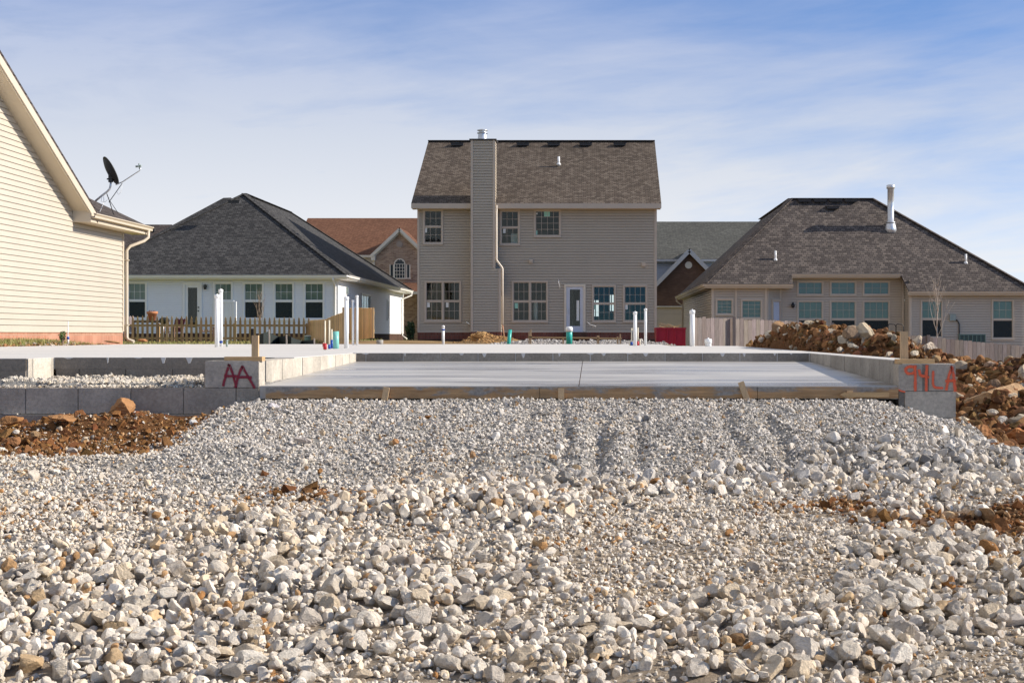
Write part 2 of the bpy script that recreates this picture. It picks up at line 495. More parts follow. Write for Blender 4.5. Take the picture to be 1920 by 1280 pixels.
M('door_white', (.60, .63, .70), .4, .03, 2)
spraymat('spray_maroon', (.26, .004, .03)); spraymat('spray_orange', (.86, .13, .045))
M('slab', (.60, .58, .555), .8, .09, .7, bump=.08, bscale=40, fine=.04, stretch=(.6, 3, 1))
M('block', (.41, .38, .34), .9, .24, 3.4, bump=.7, bscale=90, attr=True, fine=.22)
M('mortar', (.22, .215, .2), .95, .15, 8, attr=False)
brickmat('red_brick', (.17, .045, .03), (.25, .085, .06), (.16, .12, .10), .072, .20, .008, offset=0)
brickmat('pink_brick', (.47, .19, .12), (.56, .27, .18), (.42, .30, .22), .066, .34, .007, offset=0)
brickmat('brown_base_brick', (.07, .035, .025), (.12, .06, .045), (.08, .06, .05), .2, .068, .009)
brickmat('tan_brick', (.24, .135, .09), (.46, .31, .22), (.40, .33, .27), .24, .085, .010, patch=.2)
brickmat('dark_brick', (.13, .07, .05), (.18, .10, .07), (.13, .09, .07), .22, .075, .010)
shinglemat('shingle_charcoal', [(.028, .028, .030), (.058, .057, .058), (.105, .102, .10)])
shinglemat('shingle_taupe', [(.060, .046, .037), (.112, .088, .070), (.195, .160, .130)])
shinglemat('shingle_grey', [(.060, .050, .046), (.108, .091, .083), (.215, .178, .152)])
shinglemat('shingle_brown', [(.13, .060, .036), (.17, .080, .048), (.23, .115, .070)])
shinglemat('shingle_green', [(.070, .071, .066), (.100, .101, .093), (.14, .14, .125)])
shinglemat('shingle_dim', [(.05, .04, .036), (.09, .075, .07), (.13, .11, .10)])

# garage floor: troweled damp concrete with dark bands along x
def floor_mat():
    m, nt, b = _new('garage_slab')
    tc = node(nt, 'ShaderNodeTexCoord').outputs['Object']
    mp = node(nt, 'ShaderNodeMapping'); mp.inputs['Scale'].default_value = (.28, 2.2, 1); L(nt, tc, mp.inputs['Vector'])
    f = noise(nt, mp.outputs[0], 1.3, 6, .62, .5)
    mp2 = node(nt, 'ShaderNodeMapping'); mp2.inputs['Scale'].default_value = (.8, 9, 1); L(nt, tc, mp2.inputs['Vector'])
    f2 = noise(nt, mp2.outputs[0], 2.2, 5, .6, .2)
    c = ramp(nt, f, [(.36, (.22, .205, .19)), (.48, (.37, .352, .33)), (.62, (.50, .485, .465))])
    c = mixrgb(nt, 1.0, c, ramp(nt, f2, [(.3, (.9,) * 3), (.7, (1.07,) * 3)]), 'MULTIPLY')
    L(nt, c, b.inputs['Base Color'])
    L(nt, ramp(nt, f, [(.35, (.16,) * 3), (.6, (.5,) * 3)]), b.inputs['Roughness'])
    b.inputs['Specular IOR Level'].default_value = .5
    bumpn(nt, noise(nt, mp2.outputs[0], 6, 4, .6), .05, .01, b)
    MATS['garage_slab'] = m
floor_mat()

def clod(name_seed, sub=3, cuts=12, rough=.04, lo=.48, hi=.88):
    """an angular stone: an icosphere cut flat by random planes"""
    r = np.random.default_rng(name_seed)
    bm = bmesh.new(); bmesh.ops.create_icosphere(bm, subdivisions=sub, radius=1)
    P = np.array([v.co[:] for v in bm.verts]); Fc = np.array([[v.index for v in f.verts] for f in bm.faces]); bm.free()
    for k in range(cuts):
        n = r.normal(size=3); n /= np.linalg.norm(n); h = r.uniform(lo, hi)
        d = P @ n - h; P = P - np.outer(np.maximum(d, 0), n)
    if rough:
        for k in range(5):
            n = r.normal(size=3) * (2.5 + 2.2 * k); ph = r.uniform(0, 6)
            P = P * (1 + rough / (1 + .5 * k) * np.sin(P @ n + ph))[:, None]
    return P, Fc

def stone_object(name, seed, loc, size, rot, mat, sub=4, cuts=11, rough=.03, color=None, parent=None):
    P, Fc = clod(seed, sub, cuts, rough)
    P = P * np.array(size)
    me = bpy.data.meshes.new(name); me.from_pydata(P.tolist(), [], Fc.tolist())
    o = linkobj(name, me, MATS[mat], None, loc); o.rotation_euler = rot
    if color: o.color = (*color, 1)
    return o
# ------------------------------------------------------------------ house on the left edge
def gutter(mb, a, b, out, r=.07):
    """open box gutter between two points, out = outward direction"""
    a, b, o = Vector(a), Vector(b), Vector(out)
    prof = [(0, 0), (0, -.10), (.05, -.115), (.09, -.10), (.095, -.05), (.13, -.02), (.13, 0), (.12, 0), (.12, -.015), (.085, -.045), (.08, -.09), (.01, -.1), (.01, 0)]
    n = len(prof); i = len(mb.v)
    for p in (a, b):
        for d, z in prof: mb.v.append(tuple(p + o * d + Vector((0, 0, z))))
    for k in range(n):
        k2 = (k + 1) % n
        mb.f.append((i + k, i + n + k, i + n + k2, i + k2))
    mb.f.append(tuple(i + k for k in range(n))); mb.f.append(tuple(i + n + k for k in range(n))[::-1])
    mb.c += [mb.tint] * (n + 2); mb.uv += [None] * (n + 2); mb.sm += [False] * (n + 2)

def cream_house():
    X, YE = -11.95, 36.25
    h = thing('house', (X - 4, 28, -.2), 'cream sided house with brick base at the left edge, gable end to the building site', 'house')
    W = Wall.right(X)
    top = lambda Y: 2.70 + .49 * (33.2 - Y)        # underside of the raking roof at the wall
    YR = 24.0
    def uf(z):
        lo = 15.2 if z <= 2.6 else YR - (top(YR) - z) / .49
        hi = YE if z <= 2.62 else min(32.7, 33.2 - (z - 2.70) / .49)
        return (lo, hi)
    m = MB(); lap(m, W, .09, 2.61, const(15.2, YE), course=.118, slot=.011); lap(m, W, 2.61, top(YR), uf, course=.118, slot=.011)
    m.quad(W.P(YE, 0, .09), W.P(YE, 0, 2.61), (X - 8, YE, 2.61), (X - 8, YE, .09)); m.build('wall', MATS['cream_vinyl'], h)
    m = MB(); W.box(m, 15.2, YE - .01, -.3, -.004, -.6, .085); m.build('brick_base', MATS['pink_brick'], h)
    m = MB(); W.box(m, YE - .08, YE + .012, -.08, .024, .09, 2.58); W.box(m, 15.2, YE - .09, .0, .022, .06, .09)
    m.build('corner_trim', MATS['cream_trim'], h)
    # main roof
    r = MB(); xo = X + .42; zt = lambda Y: 2.86 + .49 * (33.2 - Y)
    roof(r, [(xo, YR, zt(YR)), (xo, 33.2, zt(33.2)), (X - 9, 33.2, zt(33.2)), (X - 9, YR, zt(YR))], .07)
    roof(r, [(xo, YR, zt(YR)), (X - 9, YR, zt(YR)), (X - 9, 14.8, zt(33.2)), (xo, 14.8, zt(33.2))], .07)
    # cross wing behind it, hipped
    p = .55; e = (X + .46, 37.0, 2.80)
    roof(r, [(e[0], 32.9, e[2]), e, (e[0] - 4.1, 32.9, e[2] + p * 4.1)], .06)
    roof(r, [e, (e[0] - 12, e[1], e[2]), (e[0] - 12, 32.9, e[2] + p * 4.1), (e[0] - 4.1, 32.9, e[2] + p * 4.1)], .06)
    r.build('roof', MATS['shingle_dim'], h)
    # rake board, soffit and shadow mould
    f = MB(); zu = lambda Y: zt(Y) - .075
    for a, b in ((YR, 33.2), (14.8, YR)):
        za, zb = (zu(a), zu(b)) if a == YR else (zu(33.2), zu(YR))
        f.prism([(xo - .03, a, za - .002), (xo - .03, b, zb - .002), (xo - .03, b, zb - .19), (xo - .03, a, za - .19)], (.03, 0, 0))
        f.prism([(xo - .06, a, za - .19), (xo - .06, b, zb - .19), (xo - .06, b, zb - .21), (xo - .06, a, za - .21)], (.03, 0, 0))
    f.build('rake_board', MATS['cream_trim'], h)
    s = MB()
    Y = YR
    while Y < 33.0:                                    # grooved soffit panels
        b = min(Y + .1, 33.1)
        s.prism([(X, Y + .006, zu(Y) - .17), (X, b, zu(b) - .17), (xo - .06, b, zu(b) - .17), (xo - .06, Y + .006, zu(Y) - .17)], (0, 0, .02)); Y += .1
    s.prism([(X, YR, zu(YR) - .155), (X, 33.1, zu(33.1) - .155), (xo - .06, 33.1, zu(33.1) - .155), (xo - .06, YR, zu(YR) - .155)], (0, 0, .01))
    s.build('soffit', MATS['cream_trim'], h)
    # boxed cornice under the wing's eave
    c = MB(); c.box(X + .002, X + .42, 32.72, 36.95, 2.60, 2.66)
    c.prism([(X + .002, 32.72, 2.661), (X + .42, 32.72, 2.661), (X + .42, 32.72, 2.80), (X + .002, 32.72, 3.0)], (0, .05, 0))
    c.box(X + .38, X + .419, 32.78, 36.95, 2.662, 2.78); c.build('cornice', MATS['cream_trim'], h)
    g = MB(); gutter(g, (X + .43, 32.72, 2.80), (X + .43, 37.0, 2.80), (1, 0, 0)); g.build('gutter', MATS['cream_trim'], h)
    d = MB(); x, y = X + .07, 36.32
    d.tube([(X + .49, 36.75, 2.70), (X + .49, 36.74, 2.52), (X + .42, 36.62, 2.42), (X + .14, 36.38, 2.27), (x, y, 2.16), (x, y, .9), (x, y, -.06), (x + .04, y, -.12), (x + .2, y - .05, -.17)], .041, 10)
    for z in (1.9, .25): d.box(x - .055, x + .055, y - .055, y + .055, z, z + .02)
    d.build('downspout', MATS['cream_trim'], h)
cream_house()

def dish():
    s = 78.0; P = lambda px, py, dy=0: tuple(Vector(pt(px, py, s)) + Vector((0, dy, 0)))
    t = thing('satellite_dish', P(190, 380), 'black satellite dish on a bent mast above the cream house gutter', 'satellite dish')
    c = Vector(P(208.4, 319.8)); n = Vector((.80, .50, .47)).normalized()
    a = n.cross(Vector((0, 1, 0))).normalized(); b = n.cross(a).normalized()
    m = MB(); R = .345; rings = 6; N = 28; i0 = 0
    for side in (0, 1):
        base = len(m.v)
        for k in range(rings + 1):
            r = R * k / rings; dep = -.075 * (1 - (r / R) ** 2) - side * .012
            for j in range(N):
                th = 2 * math.pi * j / N; m.v.append(tuple(c + (a * math.cos(th) * r * 1.06 + b * math.sin(th) * r) + n * dep))
        for k in range(rings):
            for j in range(N):
                j2 = (j + 1) % N; m.f.append((base + k * N + j, base + k * N + j2, base + (k + 1) * N + j2, base + (k + 1) * N + j))
                m.c.append((1, 1, 1)); m.uv.append(None); m.sm.append(True)
    nb = len(m.v) // 2
    for j in range(N):
        j2 = (j + 1) % N; m.f.append((rings * N + j, rings * N + j2, nb + rings * N + j2, nb + rings * N + j)); m.c.append((1, 1, 1)); m.uv.append(None); m.sm.append(True)
    m.build('reflector', MATS['dark_grey'], t)
    m = MB(); m.tube([P(179, 377), P(190, 367.5), P(200.4, 359.7), P(205.5, 354.5), P(207, 349), P(208, 338)], .024, 10); m.build('mast', MATS['galvanised'], t)
    m = MB(); bx = Vector(P(207.5, 334)); m.box(bx.x - .045, bx.x + .045, bx.y - .04, bx.y + .04, bx.z - .10, bx.z + .06)
    m.tube([P(200.5, 336), P(209, 334)], .018, 8); m.tube([P(208, 334), tuple(c - n * .07)], .035, 8); m.build('mount_bracket', MATS['dark_grey'], t)
    m = MB(); m.tube([P(217, 346.5), P(229, 341.5), P(254, 325), P(262, 320), P(264, 315)], .013, 8); m.build('feed_arm', MATS['galvanised'], t)
    m = MB(); m.tube([P(254.5, 312.5), P(262, 311.5)], .024, 10); m.tube([P(260.5, 306.5), P(262, 317)], .018, 10); m.tube([P(262, 311.5), P(265, 310.5)], .026, 10); m.build('receiver', MATS['meter_grey'], t)
    m = MB(); m.tube([P(229, 344), P(222, 354), P(197.5, 377.5, .25)], .009, 6); m.build('strut', MATS['dark_grey'], t)
    m = MB(); m.tube([P(200.4, 363.7), P(207, 375, -.1), P(221, 404, -.3)], .012, 6); m.tube([P(207, 375, -.1), P(219, 399, .1)], .007, 6); m.build('leg', MATS['black_metal'], t)
    m = MB(); m.tube([P(194.4, 362), P(194.8, 380), P(194.4, 401, -.3)], .007, 6); m.tube([P(229, 346), P(227, 360), P(222, 365), P(218, 358)], .004, 5)
    m.tube([P(192, 365), P(189.5, 378), P(197, 379), P(205, 371)], .005, 5); m.build('cable', MATS['pipe_white'], t)
dish()

# ------------------------------------------------------------------ white house
WH = dict(frame=MATS['white_trim'], casing=.07)
def box_vent(root, x, y, z, w=.34):
    m = MB(); m.prism([(x - w / 2, y - .18, z - .02), (x + w / 2, y - .18, z - .02), (x + w / 2, y - .18, z + .10), (x - w / 2, y - .18, z + .10)], (0, .36, .05))
    m.box(x - w / 2 - .03, x + w / 2 + .03, y - .2, y - .17, z + .085, z + .115); m.build('roof_vent', MATS['vent_grey'], root)

def white_house():
    s = 42.0; Y = wy(s); XR = wx(633, s); XL = -22.6
    h = thing('house', ((XL + XR) / 2, Y, -.3), 'white sided single storey house with dark hipped roof behind the picket fence', 'house')
    W = Wall.front(Y); zt = wz(517.5, s); zb = wz(625, s)
    U = lambda px: wx(px, s); Z = lambda py: wz(py, s)
    wins = [(238, 276, 528, 599), (400, 437, 528.5, 599), (455.5, 495, 528.5, 599.5), (512.5, 552, 528.5, 600), (569, 609, 528.5, 600)]
    ops = [(U(a) + .03, U(b) - .03, Z(d) + .03, Z(c) - .03) for a, b, c, d in wins]
    door = (U(343), U(379), Z(625) + .02, Z(529))
    m = MB(); lap(m, W, zb, zt, const(XL, XR), ops + [(door[0] + .05, door[1] - .05, -1, door[3] - .04)], course=.1, slot=.013)
    W2 = Wall.right(XR); YB = 2667 / 31.15
    ops2 = [(2667 / 36.2, 2667 / 35.2, .9, 1.95)]
    lap(m, W2, zb, zt, const(Y, YB), [(2667 * -XR / (1110 - 677) + .03, 2667 * -XR / (1110 - 694) - .03, -.07, 2.0)], course=.1, slot=.013)
    m.quad((XL, Y, zb), (XL, YB, zb), (XL, YB, zt), (XL, Y, zt)); m.quad((XL, YB, zb), (XR, YB, zb), (XR, YB, zt), (XL, YB, zt))
    m.build('wall', MATS['white_vinyl'], h)
    m = MB(); W.box(m, XL, XR - .01, -.3, -.004, -1.2, zb); W2.box(m, Y + .01, YB, -.3, -.004, -1.2, zb); m.build('brick_base', MATS['brown_base_brick'], h)
    m = MB(); W.box(m, XR - .1, XR + .026, 0, .026, zb, zt); W2.box(m, Y + .001, Y + .1, 0, .026, zb, zt); W2.box(m, YB - .1, YB, 0, .026, zb, zt); m.build('corner_trim', MATS['white_trim'], h)
    for a, b, c, d in wins: window(h, W, U(a), U(b), Z(d), Z(c), WH)
    # door
    m = MB(); u0, u1, z0, z1 = door; W.box(m, u0, u1, -.02, .05, z1 - .1, z1); W.box(m, u0, u0 + .1, -.02, .048, z0, z1 - .1); W.box(m, u1 - .1, u1, -.02, .048, z0, z1 - .1)
    W.box(m, u0 + .1, u0 + .22, -.04, .0, z0, z1 - .1); W.box(m, u1 - .22, u1 - .1, -.04, .0, z0, z1 - .1); W.box(m, u0 + .22, u1 - .22, -.04, .0, z1 - .24, z1 - .1); W.box(m, u0 + .22, u1 - .22, -.04, .0, z0, z0 + .25)
    d = m.build('door', MATS['white_trim'], h)
    m = MB(); W.box(m, u0 + .22, u1 - .22, -.03, -.02, z0 + .25, z1 - .24); m.build('glass_pane', MATS['glass'], d)
    m = MB(); W.box(m, u0 + .2, u1 - .2, -.3, -.28, z0, z1 - .1); m.build('inner_curtain', M('curtain_brown', (.05, .03, .02), .9, .6, 1.2, stretch=(5, 1, .6)), d)
    m = MB()
    for z in (Z(576), Z(583)): m.tube([W.P(u1 - .16, 0, z), W.P(u1 - .16, .06, z)], .03, 8)
    m.build('handle', MATS['dark_grey'], d)
    # wall lamp
    m = MB(); x, z = U(386), Z(538); m.lathe(x, Y - .12, [(.03, z - .11), (.06, z - .10), (.085, z + .02), (.07, z + .09), (.02, z + .12)], 12); m.box(x - .03, x + .03, Y - .12, Y, z + .02, z + .07); m.build('wall_lamp', MATS['dark_grey'], h)
    # roof
    sl_ = 42.35; ye = wy(sl_); ze = wz(514.5, sl_); xr = wx(650.5, sl_); xl = -22.9; half = (xr - xl) / 2; pk = ze + .69 * half; yb = 2667 * (-xr) / 338.5
    r = MB(); A = (xr, ye, ze); B = (xl, ye, ze); C = (xl, yb, ze); D = (xr, yb, ze); xm = (xr + xl) / 2 + .0
    P1 = (xm, ye + half, pk); P2 = (xm, yb - half, pk)
    roof(r, [A, P1, B]); roof(r, [A, D, P2, P1]); roof(r, [D, C, P2]); roof(r, [B, P1, P2, C])
    q = [(wx(419, 36), wy(36), wz(371, 36)), (wx(433, 36), wy(36), wz(370.5, 36))]
    e = 5.8
    roof(r, [(q[0][0] - e, q[0][1] - e, ze), (q[1][0] + 2, q[1][1] - e, ze), q[1], q[0]]); roof(r, [(q[0][0] - e, q[0][1] + e, ze), (q[0][0] - e, q[0][1] - e, ze), q[0]])
    roof(r, [(q[1][0] + 2, q[1][1] - e, ze), (q[1][0] + 4, q[1][1] + e, ze), q[1]]); roof(r, [(q[1][0] + 4, q[1][1] + e, ze), (q[0][0] - e, q[0][1] + e, ze), q[0], q[1]])
    r.build('roof', MATS['shingle_charcoal'], h)
    cap = MB()
    for a, b in ((A, P1), (P1, P2), (P2, D), (B, P1)):
        beam(cap, Vector(a) + Vector((0, 0, .02)), Vector(b) + Vector((0, 0, .02)), .26, .03)
    cap.build('ridge_cap', MATS['shingle_charcoal'], h)
    f = MB(); gutter(f, (xl, ye, ze - .03), (xr, ye, ze - .03), (0, -1, 0)); gutter(f, (xr, ye - .1, ze - .03), (xr, yb, ze - .03), (1, 0, 0))
    f.build('gutter', MATS['white_trim'], h)
    f = MB(); f.box(xl, xr - .01, ye + .001, ye + .03, ze - .19, ze - .07); f.box(xr - .03, xr - .001, ye + .03, yb, ze - .19, ze - .07)
    f.box(xl, xr - .03, ye + .03, Y + .02, ze - .20, ze - .17); f.box(XR - .02, xr - .03, Y + .02, yb, ze - .20, ze - .17); f.build('soffit', MATS['white_trim'], h)
    d = MB(); x = U(628.5); d.tube([(x, ye - .05, ze - .14), (x, ye - .02, ze - .25), (x, Y - .06, ze - .45), (x, Y - .06, zb), (x, Y - .12, zb - .1)], .045, 8)
    xx = XR + .07; d.tube([(xr + .06, yb - .4, ze - .14), (xr + .06, yb - .4, ze - .3), (xx, yb - .9, ze - .55), (xx, yb - .9, zb - .1), (xx + .3, yb - 1.1, zb - .3)], .05, 8)
    d.build('downspout', MATS['white_trim'], h)
    m = MB(); vx, vy, vz = pt(440, 381, 40.2); box_vent(h, vx, vy, vz, .5)
    # side windows with shutters
    for px0, px1, zc0, zc1 in ((677, 694, 1.0, 2.0), (725, 728, 1.0, 1.9)):
        a, b = 2667 * -XR / (1110 - px0), 2667 * -XR / (1110 - px1)
        window(h, W2, a, b, -.1 if px0 < 700 else .85, zc1 + .05, WH, blind=True, cols=3)
    m = MB(); y = 2667 * -XR / (1110 - 649); m.box(XR, XR + .1, y - .05, y + .05, .1, .45); m.box(XR, XR + .1, y - .03, y + .03, 1.9, 2.2); m.build('utility_box', MATS['meter_grey'], h)
white_house()

# ------------------------------------------------------------------ taupe two storey house
def taupe_house():
    s = 40.0; Y = wy(s); U = lambda px: wx(px, s); Z = lambda py: wz(py, s)
    XL, XR = U(783), U(1230.5); YB = Y + 12.6
    h = thing('house', ((XL + XR) / 2, Y, -.4), 'taupe sided two storey house with a tall sided chimney in the centre', 'house')
    W = Wall.front(Y); zb, zt = Z(622), Z(384)
    TM = dict(frame=MATS['taupe_trim'], casing=.075)
    up = [(793, 831, 392, 458, 3, 2, 1), (937, 975, 393, 460, 3, 2, 1), (1001, 1052, 392.5, 444.5, 4, 4, 1), (796, 865, 526, 603, 3, 2, 2), (959.5, 1028, 526, 604, 3, 2, 2), (1110, 1155, 534, 604, 4, 2, 1), (1168, 1214, 534, 604, 4, 2, 1)]
    ops = [(U(a) + .03, U(b) - .03, Z(d) + .03, Z(c) - .03) for a, b, c, d, *_ in up]
    du0, du1, dz1 = U(1058), U(1098), Z(533)
    m = MB(); lap(m, W, zb, zt, const(XL, XR), ops + [(du0 + .05, du1 - .05, -1, dz1 - .04)], course=.128)
    m.quad((XL, Y, zb), (XL, YB, zb), (XL, YB, zt), (XL, Y, zt))
    Wr = Wall.right(XR); gab = lambda z: (Y, YB) if z <= zt else (Y + (z - zt) / .556, YB - (z - zt) / .556)
    lap(m, Wr, zb, zt + 3.4, gab, course=.128); Wl = Wall.left(XL); lap(m, Wl, zb, zt + 3.4, gab, course=.128)
    # back wall with window openings (daylight shows through the empty rooms)
    bo = [(U(945), U(984), 3.75, 5.0), (U(1103), U(1125), 1.1, 1.9), (U(1150), U(1172), 1.3, 2.1)]
    lap(m, Wall.front(YB), zb, zt, const(XL, XR), bo, course=.3, lip=0)
    m.build('wall', MATS['taupe_vinyl'], h)
    m = MB(); m.box(XL + .1, XR - .1, Y + .3, YB - .1, 2.75, 2.95); m.box(XL + .1, XR - .1, Y + .3, YB - .1, -.1, .0)
    m.box(XL + .1, XR - .1, Y + .3, YB - .1, 5.75, 5.8)
    for x in (U(900), U(1070)): m.box(x, x + .12, Y + .3, YB - .3, 0, 5.7)
    m.box(U(795), U(1064), Y + 4, Y + 4.1, 0, 2.7)
    for k in range(7): m.box(U(1100) + k * .4, U(1100) + k * .4 + .05, Y + 5, Y + 5.1, 0, 2.7)
    m.build('interior', M('bare_interior', (.10, .075, .055), .9, .3, 2), h)
    m = MB(); W.box(m, XL, XR, -.3, -.004, -.2, zb); m.build('brick_base', MATS['red_brick'], h)
    m = MB(); W.box(m, XL + .0, XR - .0, -.31, -.02, -1.2, -.2); m.build('lower_brick', MATS['brown_base_brick'], h)
    m = MB()
    for a, b in ((XL - .01, XL + .09), (XR - .09, XR + .026)): W.box(m, a, b, 0, .026, zb, zt)
    Wr.box(m, Y + .001, Y + .1, 0, .026, zb, zt); W.box(m, XL, XR, 0, .024, zb - .03, zb); m.build('corner_trim', MATS['taupe_trim'], h)
    wl = []
    for a, b, c, d, co, ro, un in up:
        wl.append(window(h, W, U(a), U(b), Z(d), Z(c), TM, cols=co, rows=ro, units=un, blind=False, screen=False, double=(ro != 4)))
    def st(wi, a, b, c, d, mt='sticker'):
        g = MB(); W.box(g, U(a), U(b), -.019, -.016, Z(d), Z(c)); g.build('sticker', MATS[mt], wl[wi])
    st(0, 796.5, 800.5, 427, 436); st(1, 943.5, 948, 429, 437); st(2, 1003.5, 1007.5, 432, 442, 'sticker_green'); st(2, 1020, 1031, 395, 406, 'sticker_green')
    st(2, 1003, 1008, 399, 402); st(3, 800.5, 806, 567, 576); st(3, 836, 841, 567, 576); st(4, 965, 971, 568, 578, 'sticker_green')
    st(5, 1112, 1116.5, 571, 580, 'sticker_green'); st(6, 1172, 1177, 571, 580)
    g = MB(); W.box(g, U(957), U(972.5), -.5, -.48, Z(458), Z(437)); g.build('daylight_panel', MATS['sticker'], h)  # white panel standing in for daylight seen through the back window
    g = MB(); x = U(1003.5)
    g.lathe(x, Y + .5, [(.08, Z(601)), (.1, Z(590)), (.11, Z(575)), (.09, Z(566)), (.04, Z(562))], 12); g.build('water_heater', MATS['sticker'], h)
    # door
    m = MB(); z0 = Z(622); W.box(m, du0, du1, -.02, .05, dz1 - .1, dz1); W.box(m, du0, du0 + .1, -.02, .048, z0, dz1 - .1); W.box(m, du1 - .1, du1, -.02, .048, z0, dz1 - .1)
    m.build('door_frame', M('door_casing', (.70, .62, .50), .5, .04), h)
    m = MB(); a, b = du0 + .1, du1 - .1; W.box(m, a, a + .12, -.04, .0, z0, dz1 - .1); W.box(m, b - .12, b, -.04, .0, z0, dz1 - .1); W.box(m, a + .12, b - .12, -.04, .0, dz1 - .24, dz1 - .1); W.box(m, a + .12, b - .12, -.04, .0, z0, z0 + .27)
    W.box(m, a + .12, a + .16, -.02, .012, z0 + .27, dz1 - .24); W.box(m, b - .16, b - .12, -.02, .012, z0 + .27, dz1 - .24)
    d = m.build('door', MATS['door_white'], h)
    m = MB(); W.box(m, a + .16, b - .16, -.03, -.02, z0 + .27, dz1 - .24); m.build('glass_pane', MATS['glass'], d)
    m = MB(); W.box(m, U(1081), U(1086), -.018, -.015, Z(601), Z(563)); m.build('sticker', MATS['sticker'], d)
    m = MB(); m.tube([W.P(a + .06, 0, Z(580)), W.P(a + .06, .06, Z(580))], .03, 8); m.tube([W.P(a + .06, 0, Z(585)), W.P(a + .06, .08, Z(585))], .03, 8); m.build('handle', MATS['galvanised'], d)
    m = MB(); W.box(m, du0 - .05, du1 + .05, 0, .5, -.14, z0 - .02); m.build('door_step', MATS['brown_base_brick'], h)
    for px, py in ((996, 489.5), (1206.5, 496.5)):
        m = MB(); W.box(m, U(px) - .09, U(px) + .09, 0, .1, Z(py) - .09, Z(py) + .09); W.box(m, U(px) - .06, U(px) + .06, .1, .13, Z(py) - .05, Z(py) + .06); m.build('vent_cover', MATS['taupe_trim'], h)
    m = MB(); m.tube([W.P(U(1047), .03, Z(524)), W.P(U(1048), .12, Z(531)), W.P(U(1050), .06, Z(541))], .012, 6); m.tube([W.P(U(1099), .03, Z(602)), W.P(U(1106), .2, Z(608)), W.P(U(1117), .3, Z(612))], .014, 6)
    m.tube([W.P(U(875), .03, Z(604)), W.P(U(882), .15, Z(608))], .03, 6); m.build('cable', MATS['pipe_white'], h)
    # chimney
    cf = 40.45; yc = wy(cf); V = lambda px: wx(px, cf); Wc = Wall.front(yc); zc = lambda py: wz(py, cf)
    a, b = V(883), V(928); top = zc(263); b2 = V(939)
    m = MB(); lap(m, Wc, zc(622), zc(503), const(a, b2), course=.128); lap(m, Wc, zc(503), top, const(a, b), course=.128)
    for x, W_ in ((a, Wall.left(a)),): lap(m, W_, zc(622), top, const(yc, Y + .3), course=.128)
    lap(m, Wall.right(b), zc(503), top, const(yc, Y + .3), course=.128); lap(m, Wall.right(b2), zc(622), zc(503), const(yc, Y + .05), course=.128)
    m.quad((b, yc, zc(503)), (b2, yc, zc(503)), (b2, Y, zc(503)), (b, Y, zc(503)))
    m.quad((a, Y + .3, Z(400)), (b, Y + .3, Z(400)), (b, Y + .3, top), (a, Y + .3, top))
    c = m.build('chimney', MATS['taupe_vinyl'], h)
    m = MB(); Wc.box(m, a - .01, a + .1, 0, .026, zc(622), top); Wc.box(m, b - .1, b + .01, 0, .027, zc(503), top); Wc.box(m, b2 - .1, b2 + .01, 0, .026, zc(622), zc(503)); m.build('corner_trim', MATS['taupe_trim'], c)
    m = MB(); m.box(a - .07, b + .07, yc - .07, Y + .37, top, top + .06); m.build('chimney_cap', MATS['vent_grey'], c)
    m = MB(); fx = wx(904.5, 40.2); fy = yc + .45; t0 = top + .05
    m.lathe(fx, fy, [(.26, t0), (.22, t0 + .04), (.20, t0 + .30), (.20, t0 + .32)], 20); m.lathe(fx, fy, [(.25, t0 + .32), (.25, t0 + .36), (.17, t0 + .37), (.17, t0 + .44), (.25, t0 + .45), (.25, t0 + .48), (.10, t0 + .52)], 20); m.build('flue', MATS['galvanised'], c)
    m = MB(); Wc.box(m, a, b2, -.62, -.004, -.2, zc(622)); m.build('brick_base', MATS['red_brick'], c)
    m = MB(); Wc.box(m, a, b2, -.62, -.02, -1.0, -.2); m.build('lower_brick', MATS['brown_base_brick'], c)
    # roof
    sr = 36.5; se = 40.3; ye, ze = wy(se), wz(381, se); yr, zr = wy(sr), wz(265.5, sr); xl, xr = wx(771, se), wx(1240, se); yb = yr + (yr - ye)
    r = MB(); roof(r, [(xl, ye, ze), (xr, ye, ze), (xr, yr, zr), (xl, yr, zr)], .08); roof(r, [(xr, yb, ze), (xl, yb, ze), (xl, yr, zr), (xr, yr, zr)], .08); r.build('roof', MATS['shingle_taupe'], h)
    m = MB(); beam(m, (xl, yr, zr + .03), (xr, yr, zr + .03), .3, .05); m.build('ridge_cap', MATS['shingle_taupe'], h)
    f = MB()
    for x0, x1 in ((xl, a - .002), (b + .002, xr)): f.box(x0, x1, ye - .03, ye, ze - .24, ze - .01)
    f.box(xl + .03, a - .002, ye, Y, ze - .26, ze - .23); f.box(b + .002, xr - .03, ye, Y, ze - .26, ze - .23)
    for x in (xl, xr - .03): f.prism([(x, ye, ze - .23), (x, yr, zr - .23), (x, yr, zr - .08), (x, ye, ze - .08)], (.03, 0, 0)); f.prism([(x, yb, ze - .23), (x, yr, zr - .23), (x, yr, zr - .08), (x, yb, ze - .08)], (.03, 0, 0))
    f.build('fascia', MATS['taupe_trim'], h)
    for px in (856, 980, 1038, 1098, 1162):
        s2 = 37.0; vx = wx(px, s2); box_vent(h, vx, yr - .55, zr - .30 + .02, .62)
    m = MB(); x, y, z = pt(1047.5, 307.5, 38.05); m.tube([(x, y, z - .1), (x, y, z + .36)], .06, 12); m.lathe(x, y, [(.12, z - .06), (.08, z + .04)], 12); m.build('vent_pipe', MATS['pipe_white'], h)
    d = MB(); x = V(928) + .06; xb = V(939) + .07; y = yc + .1
    d.tube([(x, ye - .02, ze - .1), (x, ye, ze - .25), (x, y, ze - .5), (x, y, zc(486)), (x + .03, y, zc(489)), (xb - .03, y, zc(501)), (xb, y, zc(504)), (xb, y, zc(609))], .05, 8); d.build('downspout', MATS['pale_trim'], h)
